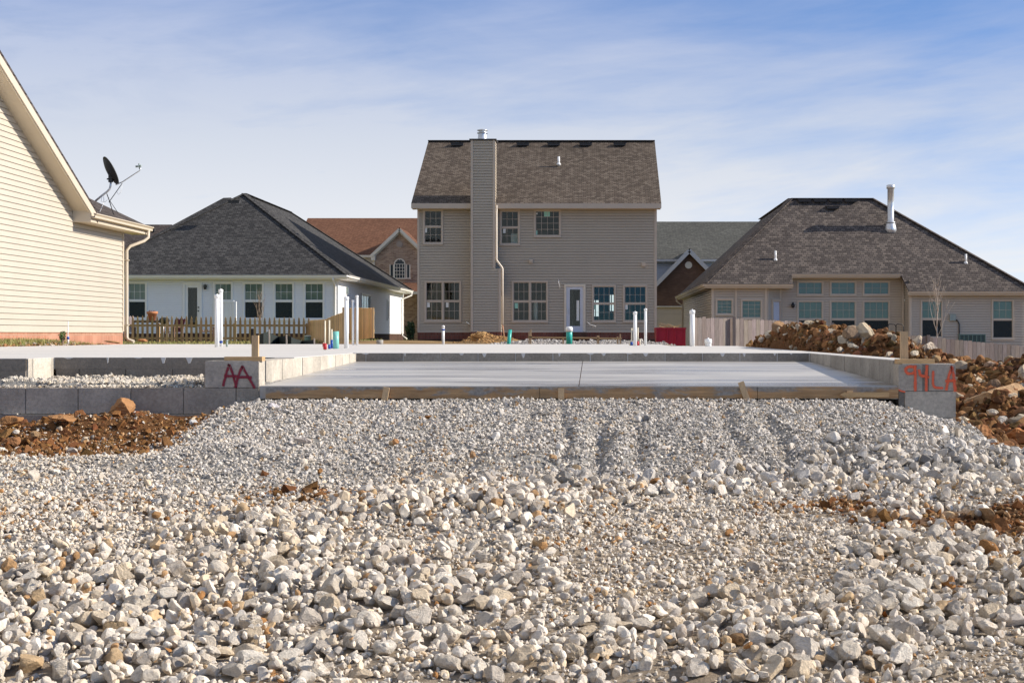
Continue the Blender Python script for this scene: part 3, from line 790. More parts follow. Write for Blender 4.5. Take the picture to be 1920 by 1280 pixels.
    d = MB(); d.tube([(xb, y, zc(609)), (xb + .04, y - .04, zc(620)), (xb + .10, y - .1, zc(640))], .035, 8); d.build('drain_hose', M('hose_tan', (.45, .25, .15), .7, .2), h)
taupe_house()

# ------------------------------------------------------------------ beige hipped house on the right
def beige_house():
    h = thing('house', (12, 66.5, -1.2), 'beige sided house with a broad hipped grey roof on the right behind the board fence', 'house')
    s = 40.0; Y = wy(s); U = lambda px: wx(px, s); Z = lambda py: wz(py, s)
    p = .944; ye = 66.3; ze = 2.4
    plane = lambda y: ze + p * (y - ye)
    zb = -1.6
    BM = dict(frame=MATS['beige_trim'], casing=.06)
    # wall A with the bay, angled door wall, wall B set back, wall C forward
    XA = 5.62; XA1 = 8.2; WA = Wall.front(Y)
    m = MB(); winA = [(1342, 1375, 560, 590.5), (1389, 1429.5, 561, 598)]
    opA = [(U(a) + .03, U(b) - .03, Z(d) + .03, Z(c) - .03) for a, b, c, d in winA]
    lap(m, WA, zb, 2.27, const(XA, XA1), opA, course=.118)
    k = math.sqrt(.5); WD = Wall((XA1, Y), (k, k), (k, -k)); ld = 1.08
    lap(m, WD, zb, 2.27, const(0, ld), [(.42, 1.0, -2, 1.62)], course=.118)
    YBw = 67.45; sB = 2667 / YBw; UB = lambda px: wx(px, sB); ZB = lambda py: wz(py, sB); XB0 = XA1 + ld * k; XB1 = 14.8
    winB = [(1494.5, 1544, 526.5, 554), (1556, 1606, 526.5, 554), (1617.5, 1669, 526.5, 554)]
    winB2 = [(1494.5, 1544, 563, 634), (1556, 1606, 563, 634), (1617.5, 1669, 563, 634)]
    opB = [(UB(a) + .03, UB(b) - .03, ZB(d) + .03, ZB(c) - .03) for a, b, c, d in winB + winB2]
    WB = Wall.front(YBw); lap(m, WB, zb, 2.75, const(XB0, XB1), opB, course=.118)
    YC = 66.3 + .0; sC = 2667 / YC; UC = lambda px: wx(px, sC); ZC = lambda py: wz(py, sC); WC = Wall.front(YC)
    winC = [(1726, 1768, 562, 634), (1859, 1901, 561.5, 636)]
    opC = [(UC(a) + .03, UC(b) - .03, ZC(d) + .03, ZC(c) - .03) for a, b, c, d in winC]
    lap(m, WC, zb, 1.92, const(XB1, 20.2), opC, course=.118)
    lap(m, Wall.left(XB1), zb, 2.6, const(YC, YBw), course=.118); lap(m, Wall.left(XA), zb, 2.27, const(Y, 88), course=.118)
    m.quad((20.2, YC, zb), (20.2, 76, zb), (20.2, 76, 1.92), (20.2, YC, 1.92)); m.quad((XA, 88, zb), (20.2, 76, zb), (20.2, 76, 1.9), (XA, 88, 1.9))
    m.build('wall', MATS['beige_vinyl'], h)
    for a, b, c, d in winA: window(h, WA, U(a), U(b), Z(d), Z(c), BM, cols=3, double=False, rows=4)
    for a, b, c, d in winB: window(h, WB, UB(a), UB(b), ZB(d), ZB(c), BM, cols=3, rows=2, double=False)
    for a, b, c, d in winB2: window(h, WB, UB(a), UB(b), ZB(d), ZB(c), BM, cols=4)
    for a, b, c, d in winC: window(h, WC, UC(a), UC(b), ZC(d), ZC(c), BM)
    m = MB()
    WA.box(m, XA - .02, XA + .1, 0, .026, zb, 2.25); WA.box(m, U(1380) - .05, U(1380) + .05, 0, .03, zb, 2.25); WA.box(m, XA1 - .1, XA1 + .0, 0, .026, zb, 2.25)
    WD.box(m, 0.01, .1, 0, .026, zb, 2.25); WD.box(m, ld - .1, ld, 0, .026, zb, 2.25); m.build('corner_trim', MATS['beige_trim'], h); m = MB(); WC.box(m, XB1, XB1 + .1, 0, .026, zb, 1.9); Wall.left(XB1).box(m, YC + .001, YC + .1, 0, .026, zb, 1.9)
    m.build('corner_trim', MATS['beige_trim'], h)
    m = MB(); WD.box(m, .36, .44, -.02, .05, -1, 1.68); WD.box(m, .98, 1.04, -.02, .05, -1, 1.68); WD.box(m, .44, .98, -.02, .05, 1.60, 1.68); m.build('door_frame', MATS['beige_trim'], h)
    m = MB(); WD.box(m, .44, .98, -.06, -.02, -1, 1.6); WD.box(m, .54, .88, -.02, -.005, -.2, 1.45); m.build('door', MATS['door_white'], h)
    m = MB(); x, z = UB(1486), ZB(572); m.lathe(x, YBw - .14, [(.02, z - .14), (.06, z - .12), (.09, z + .0), (.05, z + .08), (.02, z + .13)], 10); m.box(x - .03, x + .03, YBw - .14, YBw, z + .02, z + .07); m.build('wall_lamp', MATS['black_metal'], h)
    # roof
    rl = 4.64; r = MB()
    xc = 5.28; yB = 66.83; yC = 65.93
    pr = (xc + rl, ye + rl, plane(ye + rl)); pr2 = (14.02, ye + rl, plane(ye + rl)); pb = (xc + rl, 88.3 - rl, pr[2])
    xa1 = wx(1487, 2667 / ye); xb0 = wx(1483.5, 2667 / yB); xb1 = wx(1688, 2667 / yB); xc0 = wx(1704, 2667 / yC)
    fr = [(xc, ye, ze), (xa1, ye, ze), (xb0, yB, plane(yB)), (xb1, yB, plane(yB)), (xc0, yC, plane(yC)), (20.6, yC, plane(yC)), pr2, pr]
    roof(r, fr, .07)
    roof(r, [(xc, ye, ze), pr, pb, (xc, 88.3, ze)], .07)
    roof(r, [(20.6, yC, plane(yC)), (20.6, 76, plane(yC)), pr2], .07); roof(r, [(20.6, 76, plane(yC)), (pr[0] + 4.6, 76, plane(yC)), pr, pr2], .07)
    roof(r, [(xc, 88.3, ze), pb, (pr[0] + 4.6, 88.3, ze)], .07); roof(r, [(pr[0] + 4.6, 88.3, ze), pb, pr, (pr[0] + 4.6, 76, plane(yC))], .07)
    r.build('roof', MATS['shingle_grey'], h)
    cap = MB(); up = Vector((0, 0, .02))
    for a, b in ((fr[0], pr), (pr, pr2), (pr2, fr[5]), (pr, pb)): beam(cap, Vector(a) + up, Vector(b) + up, .28, .035)
    cap.build('ridge_cap', MATS['shingle_grey'], h)
    f = MB()
    def fas(x0, x1, y, z): f.box(x0, x1, y - .02, y + .012, z - .21, z - .04)
    fas(xc, xa1, ye, ze); fas(xb0, xb1, yB, plane(yB)); fas(xc0, 20.6, yC, plane(yC))
    f.box(xc - .01, xc + .02, ye, 88.3, ze - .21, ze - .04)
    f.box(xc + .03, xa1, ye + .012, Y + .9, ze - .22, ze - .19); f.box(xb0, xb1, yB + .012, YBw + .02, plane(yB) - .22, plane(yB) - .19); f.box(xc0, 20.6, yC + .012, YC + .1, plane(yC) - .22, plane(yC) - .19)
    f.box(xc + .02, XA + .02, Y, 88, ze - .22, ze - .19)
    for x, (ya, za), (yb_, zb_) in ((xa1, (ye, ze), (yB, plane(yB))), (xc0, (yC, plane(yC)), (yB, plane(yB)))):
        f.prism([(x - .02, ya, za - .2), (x - .02, yb_, zb_ - .2), (x - .02, yb_, zb_ - .07), (x - .02, ya, za - .07)], (.03, 0, 0))
    f.build('fascia', MATS['beige_trim'], h)
    g = MB(); gutter(g, (xc - .01, ye - .02, ze - .03), (xc - .01, 88.3, ze - .03), (-1, 0, 0)); gutter(g, (xc - .1, ye - .02, ze - .03), (xa1, ye - .02, ze - .03), (0, -1, 0)); gutter(g, (xc0, yC - .02, plane(yC) - .03), (20.6, yC - .02, plane(yC) - .03), (0, -1, 0)); gutter(g, (xb0, yB - .02, plane(yB) - .03), (xb1, yB - .02, plane(yB) - .03), (0, -1, 0))
    g.build('gutter', MATS['beige_trim'], h)
    d = MB(); d.tube([(XB1 - .06, YBw - .08, 2.6), (XB1 - .06, YBw - .08, -.8)], .045, 8); d.build('downspout', MATS['beige_trim'], h); d = MB()
    x = xc - .07; d.tube([(x, 87.6, ze - .14), (x, 87.6, ze - .3), (XA - .07, 87.2, ze - .6), (XA - .07, 87.2, -.6)], .05, 8); d.build('downspout', MATS['taupe_trim'], h)
    for px, py in ((1508, 379), (1537, 379), (1566, 379), (1595, 379), (1561, 392)):
        yy = (py - 0); den = (PY0 - py) / F
        y = (p * ye - ze) / (p - den); box_vent(h, (px - PX0) * y / F, y, plane(y) + .02, .6)
    for px, py in ((1454, 486), (1811, 492)):
        den = (PY0 - py) / F; y = (p * ye - ze) / (p - den); x = (px - PX0) * y / F; z = plane(y)
        m = MB(); m.tube([(x, y, z - .1), (x, y, z + .40)], .055, 10); m.lathe(x, y, [(.11, z - .08), (.07, z + .04)], 10); m.build('vent_pipe', MATS['pipe_white'], h)
    y = 69.27; x, z = (1670 - PX0) * y / F, plane(y)
    m = MB(); m.lathe(x, y, [(.30, z - .25), (.27, z + .0), (.20, z + .28), (.155, z + .29), (.155, z + 1.90), (.205, z + 1.92), (.205, z + 2.08), (.17, z + 2.1), (.1, z + 2.12)], 20)
    m.lathe(x, y, [(.235, z + .26), (.235, z + .29)], 20); m.build('flue', MATS['galvanised'], h)
    # a turbine vent peeping over the left slope
    m = MB(); x, y, z = pt(1464, 392, 35.2); m.lathe(x, y, [(.12, z - .3), (.16, z), (.28, z + .05), (.28, z + .12), (.1, z + .2)], 14); m.build('roof_vent', MATS['vent_grey'], h)
    m = MB(); WC.box(m, UC(1780), UC(1791), 0, .12, ZC(601), ZC(589)); m.build('meter_box', MATS['meter_grey'], h)
    m = MB(); m.tube([WC.P(UC(1790), .05, ZC(599)), WC.P(UC(1795), .05, ZC(601)), WC.P(UC(1798), .05, ZC(607)), WC.P(UC(1798), .05, ZC(648))], .03, 8); m.build('conduit', MATS['dark_grey'], h)
beige_house()

def ac_unit():
    s = 41.2; x0, x1 = wx(1799, s), wx(1848, s); y = wy(s); z1 = wz(626, s); z0 = z1 - .85
    t = thing('air_conditioner', ((x0 + x1) / 2, y, z0), 'dark green air conditioner box beside the beige house wall', 'air conditioner')
    m = MB(); m.box(x0, x1, y, y + .35, z0, z0 + .06); m.box(x0, x1, y, y + .35, z1 - .06, z1)
    for k in range(7): x = x0 + (x1 - x0 - .04) * k / 6; m.box(x, x + .04, y, y + .05, z0 + .06, z1 - .06)
    m.build('casing', M('ac_frame', (.12, .19, .17), .5, .1), t)
    m = MB(); m.box(x0 + .03, x1 - .03, y + .03, y + .33, z0 + .05, z1 - .05); m.build('coil_grille', MATS['ac_green'], t)
ac_unit()

def stair_rail():
    s = 42.5; t = thing('hand_rail', pt(1680, 640, s), 'black bent metal hand rail at the back step of the beige house', 'hand rail')
    for a, b in ((1665, 1680), (1680, 1694)):
        m = MB(); m.tube([pt(a, 660, s), pt(a, 611, s), pt(a + 2, 607.5, s), pt(b - 3, 608, s), pt(b, 612, s), pt(b, 660, s)], .022, 8); m.build('rail', MATS['black_metal'], t)
stair_rail()

# ------------------------------------------------------------------ houses further back
def arch_window(root, W, uc, z0, w, h):
    fm = MATS['pale_trim']; f = MB(); r = w / 2; zc = z0 + h - r; n = 14
    W.box(f, uc - r, uc - r + .06, 0, .05, z0, zc); W.box(f, uc + r - .06, uc + r, 0, .05, z0, zc); W.box(f, uc - r - .05, uc + r + .05, 0, .07, z0 - .08, z0)
    for k in range(n):
        a, b = math.pi * k / n, math.pi * (k + 1) / n
        P = [(uc + q * math.cos(t), zc + q * math.sin(t)) for t in (a, b) for q in (r, r - .07)]
        f.prism([W.P(P[0][0], 0, P[0][1]), W.P(P[1][0], 0, P[1][1]), W.P(P[3][0], 0, P[3][1]), W.P(P[2][0], 0, P[2][1])], tuple(c * .05 for c in (*W.N, 0)))
    for k in range(1, 4): u = uc - r + w * k / 4; W.box(f, u - .015, u + .015, .02, .04, z0, zc)
    for k in range(1, 5): z = z0 + (zc - z0) * k / 4; W.box(f, uc - r + .06, uc + r - .06, .021, .041, z - .015, z + .015)
    for t in (math.pi * .25, math.pi * .5, math.pi * .75):
        beam(f, W.P(uc + .25 * math.cos(t), .03, zc + .25 * math.sin(t)), W.P(uc + (r - .05) * math.cos(t), .03, zc + (r - .05) * math.sin(t)), .03, .03)
    o = f.build('window', fm, root); g = MB()
    pts = [W.P(uc - r + .03, .01, z0), W.P(uc + r - .03, .01, z0)] + [W.P(uc + (r - .03) * math.cos(math.pi * k / n), .01, zc + (r - .03) * math.sin(math.pi * k / n)) for k in range(n + 1)]
    g.prism(pts, tuple(-c * .01 for c in (*W.N, 0))); g.build('glass_pane', M('far_glass', (.035, .045, .05), .15, .3, 2, spec=.7), o)

def back_house_brown():
    s = 27.0; Y = wy(s); h = thing('house', (-13, Y, -.5), 'tan brick house with brown roof and arched gable window, behind the white house', 'house')
    ze = wz(478, s); yr = Y + 6; sr = F / yr; zr = wz(409, sr); xl, xr = wx(577, sr), -5.5
    p = (zr - ze) / 6.4
    r = MB(); roof(r, [(xl, Y - .4, ze), (xr, Y - .4, ze), (xr, yr, zr), (xl, yr, zr)], .08); roof(r, [(xl, yr, zr), (xr, yr, zr), (xr, yr + 6.4, ze), (xl, yr + 6.4, ze)], .08)
    yg = wy(27.35); pk = (wx(750, 27.35), yg - .3, wz(427, 27.35)); hw = 1.83; gz = wz(477, 27.35); gl = hw + .12
    hit = yr - (zr - pk[2]) / p
    def gable(sgn): roof(r, [pk, (pk[0] + sgn * gl, pk[1], gz), (pk[0] + sgn * gl, Y + (gz - ze) / p - .2, gz), (pk[0], hit, pk[2])], .08)
    gable(-1); gable(1)
    zp = wz(546, 28.2); roof(r, [(pk[0] + .2, wy(28.2), zp), (xr, wy(28.2), zp), (xr, yg, wz(530, 27.35)), (pk[0] + .2, yg, wz(530, 27.35))], .08)
    r.build('roof', MATS['shingle_brown'], h)
    m = MB(); W = Wall.front(yg)
    def gu(z): return (pk[0] - hw, pk[0] + 3.2) if z < gz else (pk[0] - hw * (pk[2] - z) / (pk[2] - gz), pk[0] + hw * (pk[2] - z) / (pk[2] - gz))
    lap(m, W, -1, gz, const(pk[0] - hw, pk[0] + 3.2), course=1, lip=0); lap(m, W, gz, pk[2] - .12, gu, course=.3, lip=0)
    m.quad((pk[0] - hw, yg, -1), (pk[0] - hw, Y + 1, -1), (pk[0] - hw, Y + 1, gz), (pk[0] - hw, yg, gz))
    m.build('brick_gable_wall', MATS['tan_brick'], h)
    m = MB(); lap(m, Wall.front(Y), -1, ze, const(xl + .3, pk[0] - hw), course=.15); m.quad((xl + .3, Y, -1), (xl + .3, Y + 12, -1), (xl + .3, Y + 12, ze), (xl + .3, Y, ze)); m.build('wall', MATS['far_vinyl'], h)
    f = MB()
    for sg in (-1, 1):
        a = Vector((pk[0], yg - .3, pk[2] - .14)); b = Vector((pk[0] + sg * gl, yg - .3, gz - .14)); beam(f, a, b, .05, .2, side=(0, 0, 1)); a2 = a + Vector((0, .2, -.17)); b2 = b + Vector((0, .2, -.17)); beam(f, a2, b2, .05, .12)
    f.box(pk[0] - gl, pk[0] - hw + .16, yg - .3, yg, gz - .42, gz - .1); f.box(xl, pk[0] - hw - .02, Y - .45, Y - .38, ze - .2, ze - .03); f.box(pk[0] - hw - .05, pk[0] - hw + .1, yg - .05, yg - .002, gz - 4, gz - .42)
    f.box(pk[0] + .2, xr, wy(28.2) - .05, wy(28.2), zp - .2, zp - .02); f.build('white_trim', MATS['pale_trim'], h)
    arch_window(h, W, wx(749.5, 27.35), wz(521, 27.35), .78, wz(484.5, 27.35) - wz(521, 27.35))
    m = MB()
    for u in (734.5, 765.5): x = wx(u, 27.35); m.box(x - .12, x + .12, yg - .03, yg, wz(520, 27.35), wz(496.5, 27.35))
    m.build('side_window', MATS['far_glass'], h)
    m = MB()
    for u in (731.5, 738, 762.5, 768.5): x = wx(u, 27.35); m.box(x - .03, x + .03, yg - .05, yg, wz(521, 27.35), wz(496, 27.35))
    m.box(wx(730, 27.35), wx(770, 27.35), yg - .06, yg, wz(523, 27.35), wz(521, 27.35)); m.build('window_trim', MATS['pale_trim'], h)
    m = MB(); x, z = wx(749, 27.35), wz(458, 27.35); m.tube([(x, yg - .05, z), (x, yg, z)], .22, 24); m.build('gable_medallion', M('medallion', (.36, .29, .25), .8, .1), h)
back_house_brown()

def back_house_green():
    s = 28.0; Y = wy(s); h = thing('house', (7, Y, -.8), 'dark brick house with grey green roof and cream garage door, behind the beige house', 'house')
    ze = wz(486, s); sr = 26.3; yr = wy(sr); zr = wz(415.5, sr); xl, xr = 1.5, 14.5; p = (zr - ze) / (yr - Y + .4)
    yg = wy(29.0); pk = (wx(1292, 29), yg - .3, wz(466, 29)); hw = 2.75; gz = pk[2] - hw * 1.06
    r = MB(); roof(r, [(xl, Y - .4, ze), (xr, Y - .4, ze), (xr, yr, zr), (xl, yr, zr)], .08); roof(r, [(xl, yr, zr), (xr, yr, zr), (xr, 2 * yr - Y, ze), (xl, 2 * yr - Y, ze)], .08)
    hit = Y - .4 + (pk[2] - ze) / p
    for sg in (-1, 1): roof(r, [pk, (pk[0] + sg * (hw + .1), pk[1], gz), (pk[0] + sg * (hw + .1), Y, gz), (pk[0] + sg * .4, Y, pk[2] - .42), (pk[0], hit, pk[2])], .08)
    r.build('roof', MATS['shingle_green'], h)
    W = Wall.front(yg); gd = (wx(1228, 29), wx(1284, 29) + 2.2, -2, wz(576, 29))
    m = MB(); lap(m, W, -1.5, gz, const(pk[0] - hw, pk[0] + hw), [gd], course=.3, lip=0)
    lap(m, W, gz, pk[2] - .1, lambda z: (pk[0] - hw * (pk[2] - z) / (pk[2] - gz), pk[0] + hw * (pk[2] - z) / (pk[2] - gz)), course=.2, lip=0)
    m.build('brick_gable_wall', MATS['dark_brick'], h)
    m = MB(); lap(m, Wall.front(Y), -1.5, ze, const(xl + .3, xr), course=.15); m.build('wall', MATS['far_grey_vinyl'], h)
    f = MB()
    for sg in (-1, 1): beam(f, (pk[0], yg - .3, pk[2] - .15), (pk[0] + sg * (hw + .1), yg - .3, gz - .15), .05, .26)
    f.box(xl, xr, Y - .45, Y - .38, ze - .18, ze - .02); f.build('white_trim', M('gable_trim', (.60, .56, .53), .5, .03), h)
    m = MB(); x, z = wx(1291, 29), wz(497, 29); m.tube([(x, yg - .05, z), (x, yg, z)], .23, 24); m.build('gable_medallion', MATS['pale_trim'], h)
    m = MB()
    for k in range(5): z0 = gd[3] - (k + 1) * .45; m.box(gd[0], gd[1], yg + .1, yg + .14, z0 + .01, z0 + .45)
    m.box(gd[0], gd[1], yg + .13, yg + .16, gd[3] - 2.6, gd[3]); m.build('garage_door', M('garage_cream', (.50, .42, .35), .6, .03), h)
    m = MB(); m.box(gd[0], gd[1], yg - .03, yg + .1, gd[3], gd[3] + .08); m.build('door_lintel', MATS['pale_trim'], h)
back_house_green()

def far_house():
    s = 30.0; h = thing('house', (-26, wy(30), -.4), 'low brown roofed house just showing between the cream house and the white house', 'house')
    yr = wy(29.0); zr = wz(421, 29); r = MB(); ye = yr - 4.6; ze = zr - 3.1
    roof(r, [(-36, ye, ze), (-22.3, ye, ze), (wx(322, 29), yr, zr), (-31, yr, zr)], .07); roof(r, [(-36, yr + 4.6, ze), (-36, ye, ze), (-31, yr, zr)], .07); roof(r, [(-22.3, ye, ze), (-22.3, yr + 4.6, ze), (wx(322, 29), yr, zr)], .07)
    r.build('roof', MATS['shingle_dim'], h)
    m = MB(); m.box(-35.6, -22.7, ye + .4, yr + 4.2, -1, ze - .07); m.build('wall', MATS['far_vinyl'], h)
    m = MB(); m.box(wx(284, 29.3), wx(289, 29.3), yr - .9, yr - .5, zr - .55, zr - .3); m.build('roof_vent', MATS['vent_grey'], h)
far_house()
# ------------------------------------------------------------------ terrain
def ss(a, b, x):
    t = np.clip((x - a) / (b - a), 0, 1); return t * t * (3 - 2 * t)
_k = RNG.normal(size=(26, 2)); _k /= np.linalg.norm(_k, axis=1)[:, None]
_ph = RNG.uniform(0, 6.28, 26)
def wob(X, Y, f0=1.0, n=10, off=0, gain=.75):
    z = np.zeros_like(X); a = 1; tot = 0
    for i in range(n):
        f = f0 * 1.55 ** i; j = (i * 3 + off) % 26
        z = z + a * np.sin(f * (X * _k[j, 0] + Y * _k[j, 1]) + _ph[j] + 1.3 * np.sin(f * .6 * (X * _k[(j + 5) % 26, 0] + Y * _k[(j + 5) % 26, 1]) + _ph[(j + 7) % 26])); tot += a; a *= gain
    return z / tot * 1.6

def G(X, Y):
    X = np.asarray(X, float); Y = np.asarray(Y, float)
    base = np.interp(Y, [0, 2, 5.1, 6.7, 8.2, 9.2, 10.9, 12.5, 30], [-1.5, -1.42, -1.27, -1.09, -.95, -.83, -.715, -.66, -.5])
    base = base - .13 * ss(2.6, 3.2, X) * ss(9.2, 10.8, Y) * (1 - ss(11.5, 13, Y))
    rm = np.interp(Y, [8.0, 8.9, 10.0, 10.9, 12], [-.97, -.865, -.665, -.503, -.50])
    r = ss(-3.35, -2.55, X) * (1 - ss(2.05, 3.0, X)) * ss(7.6, 8.6, Y)
    z = base * (1 - r) + np.maximum(rm, base) * r
    z = z + (1 - ss(-3.6, -2.9, X)) * ss(10.1, 10.75, Y) * (Y < 11.0) * (.10 + .04 * wob(X, Y, 2.2, 5, 3))
    # hump of spilled gravel at the left of the ramp, windrow of coarse stone across the middle
    z = z + .07 * np.exp(-((X + 2.15) / .55) ** 2 - ((Y - 9.2) / .35) ** 2)
    z = z + .05 * np.exp(-((Y - 7.75 - .12 * X) / .5) ** 2) * ss(-2.5, -.5, X)
    z = z + .05 * np.exp(-((Y - 8.2) / .35) ** 2) * ss(1.2, 2.5, X)
    # bucket and tyre furrows down the ramp
    f = ss(8.3, 8.7, Y) * (1 - ss(10.5, 10.9, Y))
    for x0, w_, d in ((-.80, .05, .03), (-.20, .045, .035), (.05, .06, .05), (.30, .05, .04), (.46, .04, .02), (.98, .05, .035), (1.28, .05, .03), (1.62, .06, .055), (-1.6, .08, .02), (-1.15, .05, .025), (-.5, .05, .02)):
        z = z - 1.2 * d * f * np.clip(.75 + .5 * np.sin(2.1 * Y + x0 * 5) + .35 * wob(X, Y, 3, 4, 9), .0, 1.2) * np.exp(-((X - x0 - .012 * np.sin(3 * Y + x0 * 9) - .02 * wob(X, Y, 4, 4, 2)) / (w_ * 1.25)) ** 2)
    near = (1 - ss(10.9, 11.6, Y))
    z = z + near * (1 - .75 * r * ss(8.8, 10, Y)) * (.030 * wob(X, Y, 1.1, 6, 0) + .018 * wob(X, Y, 5, 5, 4))
    # under and around the new foundation
    porch = (X < -2.55) & (Y > 11.15) & (Y < 12.6)
    z = np.where(porch, -.375 + .015 * wob(X, Y, 4, 5, 2), z)
    slab = (X > -9.86) & (X < 2.5) & (Y > 11.02) & (Y < 30.6) & ~porch
    slab = slab & ~((X > 1.35) & (Y > 25.5))
    z = np.where(slab, np.minimum(z, -.62), z)
    lf = ss(-9.75, -10.2, X) if False else 1 - ss(-10.2, -9.8, X)
    left = lf * ss(12.8, 14.5, Y) * (1 - ss(36, 39, Y))
    z = z * (1 - left) + left * (-.235 + .13 * (1 - ss(-12.0, -10.0, X)) + .012 * wob(X, Y, 3, 5, 6))
    # far yards
    yd = ss(30.4, 31.0, Y) * (1 - ss(2.2, 4.0, X))
    zy = -.34 + .02 * wob(X, Y, .6, 4, 3) + .09 * np.exp(-((X + 9) / 3) ** 2) * ss(36, 50, Y)
    z = z * (1 - yd) + yd * zy
    # lower ground falling away to the right, banked up again at the beige house
    rt = ss(2.4, 3.2, X) * ss(24, 29, Y) 
    drop = -.55 - 1.5 * ss(3, 15, X)
    zr = drop * (1 - ss(50, 62, Y)) + (-1.2) * ss(50, 62, Y) * ss(3, 6, X) + (-.45) * ss(50, 62, Y) * (1 - ss(3, 6, X))
    z = z * (1 - rt) + rt * zr
    # spoil heaps right of the foundation
    yr = ss(2.57, 2.78, X)
    def ridge(x0, y0, x1, y1, wd):
        dx, dy = x1 - x0, y1 - y0; t = np.clip(((X - x0) * dx + (Y - y0) * dy) / (dx * dx + dy * dy), 0, 1)
        return np.exp(-(((X - x0 - t * dx) ** 2 + (Y - y0 - t * dy) ** 2) / wd ** 2)), t
    CR = [(1392, 652, 108), (1450, 630, 124), (1500, 616, 135), (1560, 618, 145), (1625, 620, 155), (1680, 636, 162), (1740, 655, 168), (1800, 692, 175)]
    h2 = np.zeros_like(z)
    for (a0, b0, s0), (a1, b1, s1) in zip(CR[:-1], CR[1:]):
        a, t = ridge(wx(a0, s0), wy(s0), wx(a1, s1), wy(s1), .62)
        h2 = np.maximum(h2, a * ((wz(b0, s0) * (1 - t) + wz(b1, s1) * t) + .62))
    h1 = .80 * np.exp(-((X - 5.3) / 1.15) ** 2 - ((Y - 13.6) / 1.4) ** 2)
    h0 = .2 * np.exp(-((X - 3.6) / .7) ** 2 - ((Y - 12.0) / .8) ** 2)
    hh = (h1 + h2 + h0) * yr
    z = z + hh + yr * ss(10, 10.8, Y) * (1 - ss(26, 30, Y)) * (.06 * wob(X, Y, 3.2, 6, 8, .8) + .03 * wob(X, Y, 14, 4, 11))
    # small heaps in the yard behind
    z = z + .16 * np.exp(-((X + 1.6) / 1.5) ** 2 - ((Y - 44) / 1.2) ** 2) + .14 * np.exp(-((X - .9) / 1.6) ** 2 - ((Y - 45) / 1.2) ** 2)
    z = z + .40 * np.exp(-((X + 4.75) / .55) ** 2 - ((Y - 60) / 1.0) ** 2) + .25 * np.exp(-((X + 3.7) / .8) ** 2 - ((Y - 60) / 1.0) ** 2)
    return z

def proj(X, Y, Z): s = F / Y; return PX0 + X * s, PY0 - Z * s

def dirt(X, Y):
    """0..1: how much bare brown soil shows"""
    n = wob(X, Y, 2.5, 6, 5) * .5
    n2 = wob(X, Y, 9, 5, 12) * .5
    d = np.zeros_like(X)
    l = ss(-2.85, -3.1, X) if False else (1 - ss(-3.1, -2.75, X + .15 * n)) * ss(9.15, 9.5, Y + .15 * n) * (Y < 11.1)
    d = np.maximum(d, l)
    rr = np.where(Y > 11.2, ss(2.56, 2.62, X), ss(2.85, 3.0, X)) * ss(9.35, 9.85, Y + .2 * n) * (1 - ss(27, 30, Y))
    d = np.maximum(d, rr)
    p = np.exp(-(((X - 2.25) / .85) ** 2 + ((Y - 7.55) / .30) ** 2)) * 1.6
    p2 = np.exp(-(((X - 1.45) / .45) ** 2 + ((Y - 7.95) / .25) ** 2)) * 1.1
    p3 = np.exp(-(((X - 2.9) / .5) ** 2 + ((Y - 7.0) / .4) ** 2)) * .9
    d = np.maximum(d, np.clip(np.maximum(np.maximum(p, p2), p3) + .45 * n2 + .3 * n - .25, 0, 1))
    s = np.clip((wob(X, Y, 1.6, 6, 9) * .6 + n2 * .6 - .62) * 3, 0, 1) * ((X < -.6) & (Y < 8.9)) * .55
    d = np.maximum(d, s)
    return d

def coarse(X, Y, Z):
    """0..1: share of fist-sized stone, following the windrow and the two coarse fans of the yard"""
    px, py = proj(X, Y, Z)
    B = [(240, 1190, 560, 120, 1.2), (130, 1085, 330, 60, .9), (560, 1010, 190, 60, .9), (860, 950, 260, 48, 1.2), (1120, 925, 200, 34, .9), (1420, 905, 250, 42, .85),
         (1720, 885, 260, 50, 1.2), (1560, 840, 160, 22, .45), (700, 1120, 300, 110, 1.2), (1500, 1210, 300, 90, 1.3), (1780, 1110, 320, 110, 1.1), (1380, 1120, 160, 60, .8), (1160, 1210, 250, 60, 1.0), (960, 1060, 120, 70, .8), (1780, 960, 200, 25, .5), (1500, 1080, 300, 50, .6)]
    d = np.zeros_like(px)
    for cx, cy, rx, ry, a in B: d = np.maximum(d, a * np.exp(-(((px - cx) / rx) ** 2 + ((py - cy) / ry) ** 2)))
    d = d - 1.0 * np.exp(-(((px - 1250 + (py - 1010) * .9) / 190) ** 2 + ((py - 1010) / 60) ** 2))
    d = d + .25 * wob(X, Y, 3, 5, 14)
    return np.clip(d * 1.25 - .3, 0, 1)

